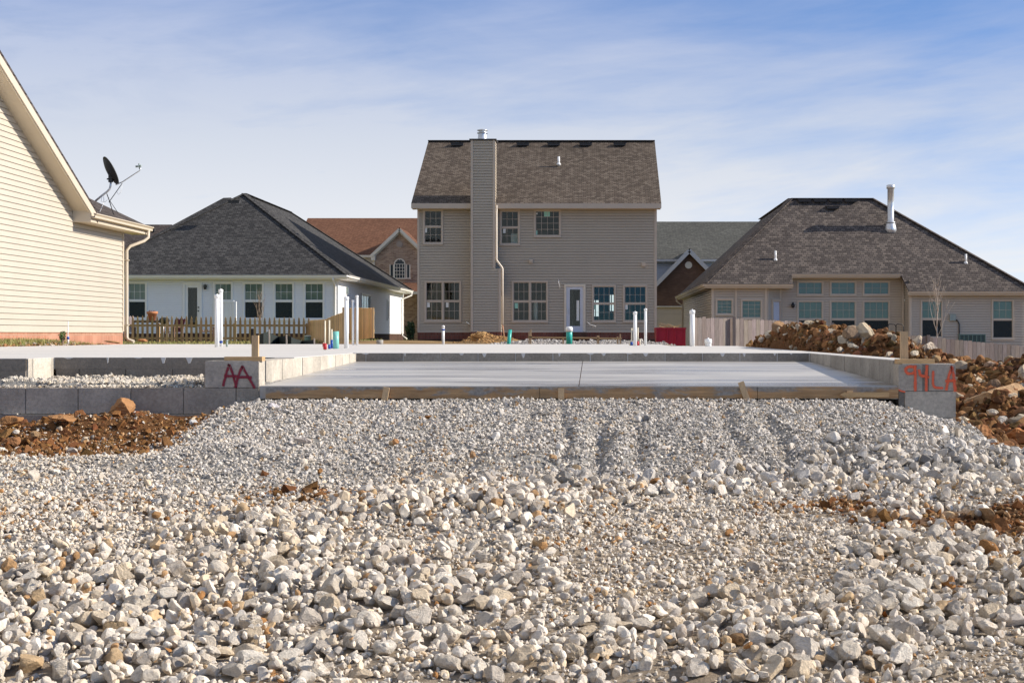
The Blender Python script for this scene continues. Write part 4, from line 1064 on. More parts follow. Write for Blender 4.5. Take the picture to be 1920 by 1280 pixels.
def ground_mesh():
    def axis(a0, a1, d, mid, e0, e1, far):
        a = list(np.arange(a0, a1, d))
        a += list(np.arange(a1, e1, mid)); st = mid; x = e1
        while x < far: a.append(x); st *= 1.35; x += st
        a.append(far); b = []; x = a0 - mid
        while x > e0: b.append(x); x -= mid
        st = mid
        while x > -far if e0 < 0 else x > -60: b.append(x); st *= 1.35; x -= st
        b.append(-far if e0 < 0 else -60)
        return np.array(b[::-1] + a)
    xs = axis(-6.6, 8.6, .045, .3, -26, 22, 3000)
    ys = np.concatenate([[-60, -30, -12, -5, -1, 1, 2, 2.8], np.arange(3.3, 14.2, .045), np.arange(14.2, 27, .12), np.arange(27, 70, .6), 70 * 1.25 ** np.arange(0, 18)])
    X, Y = np.meshgrid(xs, ys); Z = G(X, Y)
    far = np.maximum(np.abs(X) / 60, Y / 120); Z = np.where(far > 1, -1.2, Z)
    ny, nx = X.shape; me = bpy.data.meshes.new('ground')
    V = np.stack([X, Y, Z], -1).reshape(-1, 3)
    i = np.arange((ny - 1) * (nx - 1)); r, c = i // (nx - 1), i % (nx - 1); a = r * nx + c
    Q = np.stack([a, a + 1, a + nx + 1, a + nx], 1)
    fill_mesh(me, V, Q); me.polygons.foreach_set('use_smooth', np.ones(len(Q), bool))
    d = dirt(X, Y)[..., None]
    grav = np.array([.33, .315, .29]); warm = np.array([.33, .27, .205]); soil = np.array([.155, .072, .028]); lawn = np.array([.23, .215, .055]); straw = np.array([.36, .24, .12])
    wn = np.clip(.5 + wob(X, Y, 2, 5, 1) * .5 - (Y - 8) * .3, 0, 1)[..., None]
    Cc = grav * (1 - wn) + warm * wn; Cc = Cc * (1 - d) + soil * d
    ys_ = ss(29, 31, Y)[..., None]
    far_c = lawn * ss(-7.0, -9.5, X)[..., None] if False else None
    lawnm = ((1 - ss(-10.4, -9.9, X)) * ss(36, 38, Y) + (X < -9.9) * ss(13, 14, Y) * (Y < 38) + ss(84, 88, Y))
    lawnm = np.clip(lawnm + .25 * wob(X, Y, 2.5, 5, 7) * (lawnm > .1), 0, 1)[..., None]
    yardc = straw * (.75 + .2 * wob(X, Y, 1.2, 5, 2)[..., None])
    Cc = Cc * (1 - ys_) + yardc * ys_
    Cc = Cc * (1 - lawnm) + lawn * lawnm
    edge = ((X < -9.8) & (Y > 12) & (Y < 36))[..., None] * (np.clip(ss(-10.9, -10.2, X) + .5 * wob(X, Y, 5, 5, 3), 0, 1))[..., None]
    Cc = Cc * (1 - edge) + np.array([.30, .16, .08]) * edge
    hp = (np.exp(-((X + 1.6) / 1.6) ** 2 - ((Y - 44) / 1.3) ** 2) + np.exp(-((X - .9) / 1.7) ** 2 - ((Y - 45) / 1.3) ** 2))[..., None]
    hp = np.clip(hp * 1.8, 0, 1); Cc = Cc * (1 - hp) + np.array([.34, .32, .31]) * hp
    ca = me.attributes.new('col', 'FLOAT_COLOR', 'POINT')
    ca.data.foreach_set('color', np.concatenate([Cc.reshape(-1, 3), np.ones((V.shape[0], 1))], 1).astype('f4').ravel())
    m, nt, b = _new('ground_soil')
    at = node(nt, 'ShaderNodeAttribute'); at.attribute_name = 'col'; tc = node(nt, 'ShaderNodeTexCoord').outputs['Object']
    f = noise(nt, tc, 18, 8, .7); f2 = noise(nt, tc, 90, 4, .7)
    c = mixrgb(nt, 1.0, at.outputs['Color'], ramp(nt, f, [(.3, (.62,) * 3), (.7, (1.3,) * 3)]), 'MULTIPLY')
    c = mixrgb(nt, 1.0, c, ramp(nt, f2, [(.3, (.75,) * 3), (.7, (1.25,) * 3)]), 'MULTIPLY')
    L(nt, c, b.inputs['Base Color']); b.inputs['Roughness'].default_value = .95; b.inputs['Specular IOR Level'].default_value = .15
    bumpn(nt, noise(nt, tc, 45, 8, .75), .9, .02, b)
    o = linkobj('ground', me, m); tag(o, kind='structure')

def fill_mesh(me, V, Fc):
    V = np.ascontiguousarray(V, 'f4'); k = Fc.shape[1]; n = len(Fc)
    me.vertices.add(len(V)); me.vertices.foreach_set('co', V.ravel())
    me.loops.add(n * k); me.loops.foreach_set('vertex_index', np.ascontiguousarray(Fc, 'i4').ravel())
    me.polygons.add(n); me.polygons.foreach_set('loop_start', np.arange(0, n * k, k, dtype='i4'))
    me.update(calc_edges=True); me.polygons.foreach_set('use_smooth', np.zeros(n, bool))
ground_mesh()

# ------------------------------------------------------------------ stone
def stone_mat(name, use_obj):
    m, nt, b = _new(name)
    tc = node(nt, 'ShaderNodeTexCoord').outputs['Object']
    if use_obj:
        oi = node(nt, 'ShaderNodeObjectInfo'); basec = oi.outputs['Color']
        va = node(nt, 'ShaderNodeVectorMath', operation='ADD'); L(nt, tc, va.inputs[0])
        cx = node(nt, 'ShaderNodeCombineXYZ'); mu = node(nt, 'ShaderNodeMath', operation='MULTIPLY'); mu.inputs[1].default_value = 50; L(nt, oi.outputs['Random'], mu.inputs[0]); L(nt, mu.outputs[0], cx.inputs[0]); L(nt, cx.outputs[0], va.inputs[1]); tc = va.outputs[0]
        k = 1.0
    else:
        at = node(nt, 'ShaderNodeAttribute'); at.attribute_name = 'col'; basec = at.outputs['Color']; k = 20.0
    f = noise(nt, tc, 1.7 * k, 6, .65, .6); f2 = noise(nt, tc, 5.5 * k, 5, .7); f3 = noise(nt, tc, .9 * k, 3, .5, 1.5)
    c = mixrgb(nt, 1.0, basec, ramp(nt, f, [(.34, (.80, .79, .78)), (.55, (1.03, 1.01, .98)), (.72, (1.18, 1.15, 1.11))]), 'MULTIPLY')
    c = mixrgb(nt, 1.0, c, ramp(nt, f2, [(.32, (.80,) * 3), (.6, (1.06,) * 3)]), 'MULTIPLY')
    st = ramp(nt, f3, [(.60, (0, 0, 0)), (.70, (.5, .5, .5))])
    c = mixrgb(nt, st, c, (.44, .29, .16))
    L(nt, c, b.inputs['Base Color']); b.inputs['Roughness'].default_value = .92; b.inputs['Specular IOR Level'].default_value = .2
    bumpn(nt, f2, .55, .10 if use_obj else .006, b)
    MATS[name] = m
stone_mat('stone_single', True); stone_mat('stone_field', False)
M('soil_crumb', (1, 1, 1), .97, .25, 22, bump=.8, bscale=90, attr=True, spec=.1)

def hull_proto(seed, n=11):
    r = np.random.default_rng(seed); P = r.normal(size=(n, 3)); P /= np.linalg.norm(P, axis=1)[:, None]; P *= r.uniform(.8, 1.05, (n, 1))
    bm = bmesh.new(); vs = [bm.verts.new(p) for p in P]; bmesh.ops.convex_hull(bm, input=vs)
    for v in [v for v in bm.verts if not v.link_faces]: bm.verts.remove(v)
    bm.verts.index_update(); V = np.array([v.co[:] for v in bm.verts]); Fc = np.array([[v.index for v in f.verts] for f in bm.faces if len(f.verts) == 3]); bm.free()
    return V, Fc

def rotmats(n, rng, flat=.6):
    q = rng.normal(size=(n, 4)); q[:, 1:3] *= flat; q /= np.linalg.norm(q, axis=1)[:, None]
    w_, x, y, z = q.T
    return np.stack([1 - 2 * (y * y + z * z), 2 * (x * y - z * w_), 2 * (x * z + y * w_), 2 * (x * y + z * w_), 1 - 2 * (x * x + z * z), 2 * (y * z - x * w_), 2 * (x * z - y * w_), 2 * (y * z + x * w_), 1 - 2 * (x * x + y * y)], 1).reshape(n, 3, 3)

def bake(name, protos, pos, rad, col, mat, rng, label, cat, squash=.72, kind='stuff'):
    n = len(pos); which = rng.integers(0, len(protos), n)
    sc = rad[:, None] * np.stack([rng.uniform(.85, 1.25, n), rng.uniform(.7, 1.05, n), rng.uniform(squash * .75, squash * 1.2, n)], 1)
    R = rotmats(n, rng); VV, FF, CC = [], [], []; off = 0
    for k, (V, Fc) in enumerate(protos):
        idx = np.nonzero(which == k)[0]
        if not len(idx): continue
        P = V[None] * sc[idx][:, None, :]
        P = np.einsum('nij,nvj->nvi', R[idx], P) + pos[idx][:, None, :]
        nv = V.shape[0]; VV.append(P.reshape(-1, 3))
        FF.append((Fc[None] + (off + np.arange(len(idx)) * nv)[:, None, None]).reshape(-1, 3)); off += nv * len(idx)
        CC.append(np.repeat(col[idx], nv, axis=0))
    V = np.concatenate(VV); Fc = np.concatenate(FF); C = np.concatenate(CC)
    me = bpy.data.meshes.new(name); fill_mesh(me, V, Fc)
    a = me.attributes.new('col', 'FLOAT_COLOR', 'POINT'); a.data.foreach_set('color', np.concatenate([C, np.ones((len(C), 1))], 1).astype('f4').ravel())
    o = linkobj(name, me, MATS[mat]); tag(o, label, cat, kind=kind)
    print(name, n, 'stones', len(Fc), 'faces')
    return o

PAL_WARM = np.array([(.74, .68, .60), (.80, .755, .69), (.68, .63, .57), (.58, .53, .48), (.70, .60, .47), (.50, .46, .42), (.58, .43, .27), (.42, .22, .09)])
PW = np.array([.26, .24, .19, .10, .13, .045, .028, .007])
PAL_GREY = np.array([(.66, .63, .60), (.76, .73, .70), (.52, .50, .48), (.38, .37, .365), (.68, .62, .54), (.25, .245, .245), (.52, .39, .25)])
PG = np.array([.29, .27, .17, .09, .12, .045, .015])
def stone_cols(X, Y, rng, dm, speck=1.0):
    n = len(X); warm = np.clip(.5 + (8.7 - Y) * .75 + .25 * wob(X, Y, 1.5, 4, 3), 0, 1)
    warm = np.where((X < -2.9) & (Y > 9), .8, warm)
    cw = PAL_WARM[rng.choice(len(PAL_WARM), n, p=PW)]; cg = PAL_GREY[rng.choice(len(PAL_GREY), n, p=PG)]
    c = np.where((rng.uniform(size=n) < warm)[:, None], cw, cg)
    sp = np.clip(.5 + .6 * wob(X, Y, 2.2, 5, 6), 0, 1) * (.04 + .24 * np.exp(-((Y - 7.9) / .8) ** 2) * (1 - ss(-.8, 1.2, X)) + .015 * (Y < 7.2))
    br = rng.uniform(size=n) < np.maximum(dm * .75, sp * speck)
    c = np.where(br[:, None], c * np.array([.62, .42, .25]) * rng.uniform(.6, 1.35, (n, 1)), c)
    return c * rng.uniform(.80, 1.07, (n, 1)) * np.where((Y > 8.6)[:, None], .93, 1.0) * np.array([1.02, 1.0, .965])

# a height field that the stones pile up on
RES = .0125; HX0, HX1, HY0, HY1 = -6.6, 8.0, 3.7, 11.0
hx = np.arange(HX0, HX1, RES); hy = np.arange(HY0, HY1, RES)
GX, GY = np.meshgrid(hx, hy); G0 = G(GX, GY); H = G0.copy()
def inview(X, Y, m=520):
    px, _ = proj(X, Y, 0); return (px > -m) & (px < 1920 + m)

def place_coarse():
    rng = np.random.default_rng(5); stones = []; cell = {}
    tries = 43000
    Xs = rng.uniform(HX0 + .1, HX1 - .1, tries); Ys = HY0 + .15 + (HY1 - HY0 - .5) * rng.uniform(0, 1, tries) ** 1.15
    Zs = G(Xs, Ys); D = coarse(Xs, Ys, Zs); vis = inview(Xs, Ys); Dd = dirt(Xs, Ys)
    u = rng.uniform(size=tries)
    for i in range(tries):
        if not vis[i] or u[i] > D[i] * 1.0 + .006: continue
        if Dd[i] > .6 and u[i] > .25: continue
        r = float(np.clip(rng.lognormal(math.log(.0405), .27), .020, .064)) * (.82 + .25 * D[i])
        x, y = Xs[i], Ys[i]
        if y > 10.5: continue
        key = (int(x / .12), int(y / .12)); bad = False
        for a in (-1, 0, 1):
            for b in (-1, 0, 1):
                for (x2, y2, r2) in cell.get((key[0] + a, key[1] + b), ()):
                    if (x - x2) ** 2 + (y - y2) ** 2 < (.64 * (r + r2)) ** 2: bad = True; break
                if bad: break
            if bad: break
        if bad: continue
        cell.setdefault(key, []).append((x, y, r))
        j0, j1 = int((x - r - HX0) / RES), int((x + r - HX0) / RES) + 1; i0, i1 = int((y - r - HY0) / RES), int((y + r - HY0) / RES) + 1
        sub = H[i0:i1, j0:j1]; d2 = ((GX[i0:i1, j0:j1] - x) ** 2 + (GY[i0:i1, j0:j1] - y) ** 2) / r ** 2
        if sub.size == 0: continue
        hm = float(np.mean(sub)); z = hm + .42 * r
        cap = z + .66 * r * np.sqrt(np.clip(1 - d2, 0, 1)); np.maximum(sub, np.where(d2 < 1, cap, -9), out=sub)
        stones.append((x, y, z, r))
    return np.array(stones)
ST = place_coarse()
_s = F / ST[:, 1]; _px = PX0 + ST[:, 0] * _s; _py = PY0 - ST[:, 2] * _s
inf = (_px > 5) & (_px < 1915) & (_py > 640) & (_py < 1268)
score = np.where(inf, ST[:, 3] * _s, -1); order = np.argsort(-score); NI = 290
big, rest = order[:NI], order[NI:]
rng = np.random.default_rng(21)
P3 = [clod(100 + k, 3, 11, .035) for k in range(26)]; P2 = [clod(300 + k, 2, 8, .0) for k in range(24)]; PH = [hull_proto(500 + k, 11) for k in range(24)]
cols = stone_cols(ST[:, 0], ST[:, 1], rng, dirt(ST[:, 0], ST[:, 1]) * .3, .12)
bake('limestone_rubble', P3, ST[rest][:, :3], ST[rest][:, 3], cols[rest], 'stone_field', rng, 'pale crushed limestone rubble lying over the yard in the foreground', 'rubble')

def single_stones():
    rng = np.random.default_rng(8)
    protos = []
    for k in range(30):
        P, Fc = clod(100 + k, 4, 12, .035); me = bpy.data.meshes.new('limestone_block'); fill_mesh(me, P, Fc); me.materials.append(MATS['stone_single']); protos.append(me)
    seen = {}
    for q in big:
        x, y, z, r = ST[q]; c = cols[q]
        o = bpy.data.objects.new('limestone_rock', protos[rng.integers(0, 30)]); COL.objects.link(o)
        sx_, sy_, sz_ = r * rng.uniform(.9, 1.3), r * rng.uniform(.75, 1.05), r * rng.uniform(.58, .86)
        o.location = (x, y, z); o.scale = (sx_, sy_, sz_); o.rotation_euler = (rng.normal(0, .35), rng.normal(0, .35), rng.uniform(0, 6.28)); o.color = (*c, 1)
        lum = c.mean(); sat = c[0] - c[2]
        tone = 'rusty orange' if sat > .24 else 'tan' if sat > .16 else 'cream' if sat > .09 else 'white' if lum > .62 else 'light grey' if lum > .48 else 'dark grey'
        e = sx_ / sy_; shp = 'long' if e > 1.5 else 'flat' if sz_ < .62 * r else 'chunky' if sz_ > .78 * r else 'angular'
        px, py = _px[q], _py[q]
        col_ = ['at the far left', 'left of centre', 'in the middle', 'right of centre', 'at the far right'][min(4, int(px / 384))]
        row = 'along the bottom edge' if py > 1190 else 'in the front of the rubble' if py > 1100 else 'in the mid rubble' if py > 1000 else 'in the rear band of rubble'
        size = 'biggest' if r > .058 else 'large' if r > .05 else 'mid sized'
        tag(o, f'{size} {tone} {shp} rock {row} {col_}', 'rock', 'limestone rocks in the foreground rubble')
single_stones()

def sampleH(X, Y):
    j = np.clip(((X - HX0) / RES).astype(int), 0, len(hx) - 1); i = np.clip(((Y - HY0) / RES).astype(int), 0, len(hy) - 1)
    return H[i, j], G0[i, j]

def place_small():
    rng = np.random.default_rng(31)
    # walnut sized
    n = 53000; X = rng.uniform(HX0, HX1, n); Y = rng.uniform(HY0, 10.9, n); vis = inview(X, Y)
    X, Y = X[vis], Y[vis]; z, g = sampleH(X, Y); D = coarse(X, Y, z); dm = dirt(X, Y)
    p = .10 + .75 * np.clip(D + .25 * (Y < 8.3), 0, 1); p = np.where(Y > 8.7, .05, p); p = np.where(dm > .5, p * .4, p)
    k = (rng.uniform(size=len(X)) < p) & (z - g < .045); X, Y, z, dm = X[k], Y[k], z[k], dm[k]
    r = np.clip(rng.lognormal(math.log(.0180), .32, len(X)), .010, .034)
    bake('limestone_chippings', P2, np.stack([X, Y, z + .3 * r], 1), r, stone_cols(X, Y, rng, dm * .5), 'stone_field', rng, 'small limestone chippings filling the gaps between larger rocks', 'chippings')
    # pea to thumb sized gravel everywhere
    n = 240000; X = rng.uniform(HX0, HX1, n); Y = HY0 + (10.94 - HY0) * rng.uniform(0, 1, n) ** .72; vis = inview(X, Y, 520)
    X, Y = X[vis], Y[vis]; z, g = sampleH(X, Y); D = coarse(X, Y, g); dm = dirt(X, Y)
    up = z - g; p = np.where(up > .02, .10, 1.0) * (1 - .3 * D); p = p * np.where(dm > .5, .30, 1.0)
    k = (rng.uniform(size=len(X)) < p) & ~((Y > 10.84) & (X < -2.5)) & ~((Y > 10.84) & (X > 2.3)); X, Y, z, dm = X[k], Y[k], z[k], dm[k]
    r = np.clip(rng.lognormal(math.log(.0112), .30, len(X)), .006, .021)
    r = r * np.where(Y < 7, .92, 1)
    bake('crushed_gravel', PH, np.stack([X, Y, z + rng.uniform(.0, .8, len(X)) * r], 1), r, stone_cols(X, Y, rng, dm), 'stone_field', rng, 'grey crushed gravel spread over the ramp and yard', 'gravel')
    # porch strip between the two block walls
    n = 5200; X = rng.uniform(-7.2, -2.8, n); Y = rng.uniform(10.98, 12.38, n); r = np.clip(rng.lognormal(math.log(.014), .35, n), .006, .03)
    k = ~((X < -4.68) & (Y > 11.78)); X, Y, r = X[k], Y[k], r[k]
    c = PAL_GREY[rng.choice(len(PAL_GREY), len(X), p=PG)] * np.array([.92, .88, .80])
    bake('porch_gravel', PH, np.stack([X, Y, np.maximum(G(X, Y), -.402) + .3 * r], 1), r, c, 'stone_field', rng, 'gravel fill lying between the two block walls on the left', 'gravel')
    # crumbs of brown soil
    n = 75000; X = rng.uniform(HX0, HX1, n); Y = rng.uniform(6.6, 11.0, n); vis = inview(X, Y); X, Y = X[vis], Y[vis]; dm = dirt(X, Y)
    k = rng.uniform(size=len(X)) < dm * .75; X, Y = X[k], Y[k]; z, g = sampleH(X, Y); k = (z - g) < .02; X, Y, z = X[k], Y[k], z[k]
    k = ~((Y > 10.86) & (X < -2.5)); X, Y, z = X[k], Y[k], z[k]
    r = np.clip(rng.lognormal(math.log(.012), .62, len(X)), .004, .065); c = np.array([.235, .112, .044]) * rng.uniform(.55, 1.5, (len(X), 1)) * (1 + rng.normal(0, .06, (len(X), 3)))
    bake('soil_crumbs', PH, np.stack([X, Y, z + .2 * r], 1), r, np.clip(c, .01, 1), 'soil_crumb', rng, 'loose crumbs of orange brown soil at the wall foot and in the rubble', 'soil')
place_small()

def spoil():
    rng = np.random.default_rng(77)
    n = 56000; X = rng.uniform(2.7, 9.2, n); Y = 10.2 + 15.5 * rng.uniform(0, 1, n) ** 1.6; px, _ = proj(X, Y, 0); k = (px < 2500) & (X > 2.62) & ~((X < 2.86) & (Y < 11.1)); X, Y = X[k], Y[k]
    r = np.clip(rng.lognormal(math.log(.022), .62, len(X)), .007, .10); z = G(X, Y) + .1 * r
    c = np.array([.215, .110, .050]) * rng.uniform(.4, 1.7, (len(X), 1)) * (1 + rng.normal(0, .07, (len(X), 3)))
    pale = rng.uniform(size=len(X)) < .13
    c = np.where(pale[:, None], PAL_WARM[rng.choice(len(PAL_WARM), len(X), p=PW)] * np.array([1, .9, .75]) * rng.uniform(.4, .9, (len(X), 1)), c)
    r = np.where(pale, r, np.minimum(r * 1.15, .075)); bs = r > .034
    bake('spoil_clods', P3, np.stack([X, Y, z], 1)[bs], r[bs], np.clip(c, .01, 1)[bs], 'soil_crumb', rng, 'clods and stones covering the brown spoil heaps on the right', 'clods')
    bake('spoil_crumbs', PH, np.stack([X, Y, z], 1)[~bs], r[~bs], np.clip(c, .01, 1)[~bs], 'soil_crumb', rng, 'crumbly soil and small stones on the brown spoil heaps', 'soil')
    # strip of soil and stones at the slab's left edge and in the yard behind
    n = 2600; X = rng.uniform(-11.2, -9.9, n); Y = rng.uniform(16, 31, n); r = np.clip(rng.lognormal(math.log(.022), .5, n), .008, .07); k = rng.uniform(size=n) < ss(-11.2, -10.2, X); X, Y, r = X[k], Y[k], r[k]
    c = np.where((rng.uniform(size=len(X)) < .3)[:, None], np.array([.55, .47, .38]), np.array([.36, .19, .09])) * rng.uniform(.6, 1.3, (len(X), 1))
    bake('edge_soil', PH, np.stack([X, Y, G(X, Y) + .3 * r], 1), r, np.clip(c, 0, 1), 'soil_crumb', rng, 'strip of pale stones and soil along the slab beside the cream house', 'soil')
    n = 5000; a = rng.integers(0, 3, n); cx = np.array([-1.6, .9, -4.4])[a]; cy = np.array([43.6, 44.6, 59.6])[a]; X = cx + rng.normal(0, .8, n) * np.where(a == 2, .6, 1); Y = cy + rng.normal(0, .6, n); r = np.clip(rng.lognormal(math.log(.03), .4, n), .01, .11)
    c = np.where((a == 2)[:, None], np.array([.42, .25, .11]), np.array([.42, .40, .385])) * rng.uniform(.55, 1.35, (n, 1))
    bake('yard_heap_stones', PH, np.stack([X, Y, G(X, Y) + .2 * r], 1), r, np.clip(c, 0, 1), 'stone_field', rng, 'stones on the small gravel and soil heaps in the yard of the taupe house', 'stones')
spoil()

BD = [  # boulders and clods one can tell apart: px, py, size px (w, h), s, colour, label
 (1868, 752, 70, 36, 222, (.46, .30, .17), 'big brown and cream boulder low on the right hand spoil heap'),
 (1806, 800, 26, 20, 236, (.60, .52, .40), 'pale boulder half buried beside the orange painted block pier'),
 (1622, 625, 24, 19, 158, (.55, .46, .33), 'tilted cream slab of rock on top of the spoil heap'),
 (1597, 622, 20, 14, 158, (.34, .24, .16), 'brown rock leaning under the tilted slab on the spoil heap'),
 (1461, 616, 15, 17, 128, (.36, .22, .12), 'pointed brown rock at the left end of the spoil heap'),
 (1516, 607, 12, 8, 140, (.60, .50, .36), 'small cream rock on the crest of the spoil heap'),
 (1497, 614, 7, 8, 140, (.58, .48, .36), 'narrow upright cream rock near the crest of the spoil heap'),
 (1428, 638, 9, 6, 118, (.55, .48, .40), 'round pale rock at the foot of the spoil heap beside the slab'),
 (1742, 652, 16, 11, 168, (.62, .57, .50), 'white rock at the right end of the spoil heap'),
 (1722, 640, 10, 11, 170, (.60, .50, .38), 'cream rock just right of the upright stake'),
 (1716, 663, 9, 6, 174, (.64, .56, .44), 'small cream rock behind the board on the right pier'),
 (1575, 655, 9, 7, 165, (.60, .52, .42), 'pale stone on the face of the spoil heap'),
 (1600, 648, 11, 5, 165, (.62, .56, .46), 'flat pale stone on the face of the spoil heap'),
 (1917, 696, 10, 18, 205, (.58, .48, .35), 'upright cream rock at the right edge of the picture'),
 (1855, 682, 14, 7, 200, (.30, .22, .17), 'flat brown rock on the slope of the right hand heap'),
 (1862, 722, 16, 12, 216, (.22, .15, .10), 'dark clod resting above the big boulder'),
 (1843, 812, 22, 16, 252, (.30, .13, .05), 'orange brown clod in front of the big boulder'),
 (1908, 818, 24, 20, 250, (.38, .16, .06), 'rusty clod at the right edge below the big boulder'),
 (1822, 826, 20, 12, 256, (.33, .15, .06), 'low rusty clod beside the foot of the right pier'),
 (1872, 838, 22, 10, 262, (.30, .14, .06), 'flat brown clod in front of the right hand heap'),
 (1860, 772, 12, 7, 240, (.62, .55, .45), 'small pale stone in the soil left of the rusty clods'),
 (1879, 786, 10, 8, 240, (.58, .54, .48), 'grey white stone in the soil under the big boulder'),
 (233, 768, 29, 23, 246.5, (.42, .22, .10), 'big orange clod standing against the lower block wall'),
 (24, 826, 17, 10, 268, (.30, .14, .06), 'brown clod at the left end of the bare soil'),
 (18, 788, 24, 9, 254, (.34, .17, .07), 'orange clod under the block wall at the left edge'),
 (118, 783, 28, 8, 254, (.34, .18, .08), 'long orange clod along the foot of the block wall'),
 (66, 816, 12, 8, 262, (.40, .26, .14), 'tan clod in the bare soil on the left'),
 (365, 793, 11, 7, 254, (.60, .60, .60), 'white stone at the edge of the gravel ramp near the block wall'),
 (425, 796, 9, 6, 256, (.38, .18, .08), 'rusty stone on the gravel below the red painted letters'),
 (512, 764, 13, 9, 250, (.68, .64, .66), 'white broken block piece below the left pier'),
 (527, 770, 9, 7, 250, (.64, .62, .62), 'small white broken block piece beside a larger one'),
 (674, 757, 8, 6, 246, (.66, .63, .60), 'white chip of block on the ramp near the first form stake'),
 (567, 824, 17, 8, 282, (.60, .58, .58), 'pale block fragment on the hump of gravel'),
 (560, 854, 13, 9, 286, (.58, .56, .56), 'squarish pale block fragment in front of the gravel hump'),
 (556, 838, 9, 6, 284, (.66, .62, .56), 'small cream block fragment on the gravel hump'),
 (507, 841, 12, 5, 284, (.30, .14, .05), 'rusty clod on the left side of the gravel hump'),
 (741, 828, 8, 7, 284, (.42, .22, .10), 'orange stone alone on the ramp gravel'),
 (605, 810, 8, 8, 280, (.62, .50, .36), 'tan stone on top of the gravel hump'),
 (268, 638.5, 11, 3.5, 86.5, (.42, .20, .09), 'orange clod at the slab edge beside the cream house corner'),
 (212, 641, 16, 2.6, 88, (.42, .23, .11), 'flat orange clod at the slab edge by the cream house'),
 (900, 629, 17, 7, 52, (.55, .35, .16), 'heaped yellow clod at the foot of the chimney'),
 (888, 634, 10, 8, 52, (.42, .25, .11), 'brown clod left of the heap at the chimney foot'),
 (92, 883, 9, 6, 292, (.34, .16, .06), 'brown clod on the fine gravel below the bare soil'),
 (600, 883, 8, 6, 300, (.32, .16, .06), 'rust brown clod on the gravel left of centre'),
 (885, 852, 7, 7, 290, (.36, .22, .12), 'brown clod in the lower part of the ramp'),
]
rr = np.random.default_rng(3)
for i, (px, py, a, b, s, c, lab) in enumerate(BD):
    x, y, z = pt(px, py, s)
    o = stone_object('boulder' if a > 18 else 'stone', 900 + i, (x, y, z), (a / s, .8 * a / s, b / s), (rr.normal(0, .08), rr.normal(0, .12), rr.normal(0, .1)), 'stone_single' if sum(c) > 1.2 else 'stone_single', sub=5 if a > 18 else 4, cuts=13, rough=.05, color=c)
    tag(o, lab, 'boulder' if a > 18 else 'stone')
    if lab.startswith('tilted'): o.rotation_euler = (.1, .75, .1)
    if lab.startswith('pointed'): o.rotation_euler = (.1, -.6, .2)
# ------------------------------------------------------------------ the new foundation
def blocks(mb, W, u0, u1, z0, z1, dep, rng, tint, start=0.0, ln=.4064, gap=.009, core=True):
    nr = max(1, round((z1 - z0) / .2032)); h = (z1 - z0) / nr
    if core: mb.tint = tuple(t * .8 for t in tint); W.box(mb, u0 + .004, u1 - .004, -dep + .004, -.009, z0, z1 - .004)
    for r in range(nr):
        u = u0 - ((start + (r % 2) * ln / 2) % ln)
        while u < u1 - .02:
            a, b = max(u, u0), min(u + ln, u1)
            if b - a > .03:
                t = rng.uniform(.80, 1.15); mb.tint = tuple(min(1.6, x * t) for x in tint); j = rng.uniform(-.003, .003)
                W.box(mb, a + gap / 2, b - gap / 2, -dep, j, z0 + r * h + gap / 2, z0 + (r + 1) * h - .001)
            u += ln
    mb.tint = (1, 1, 1)

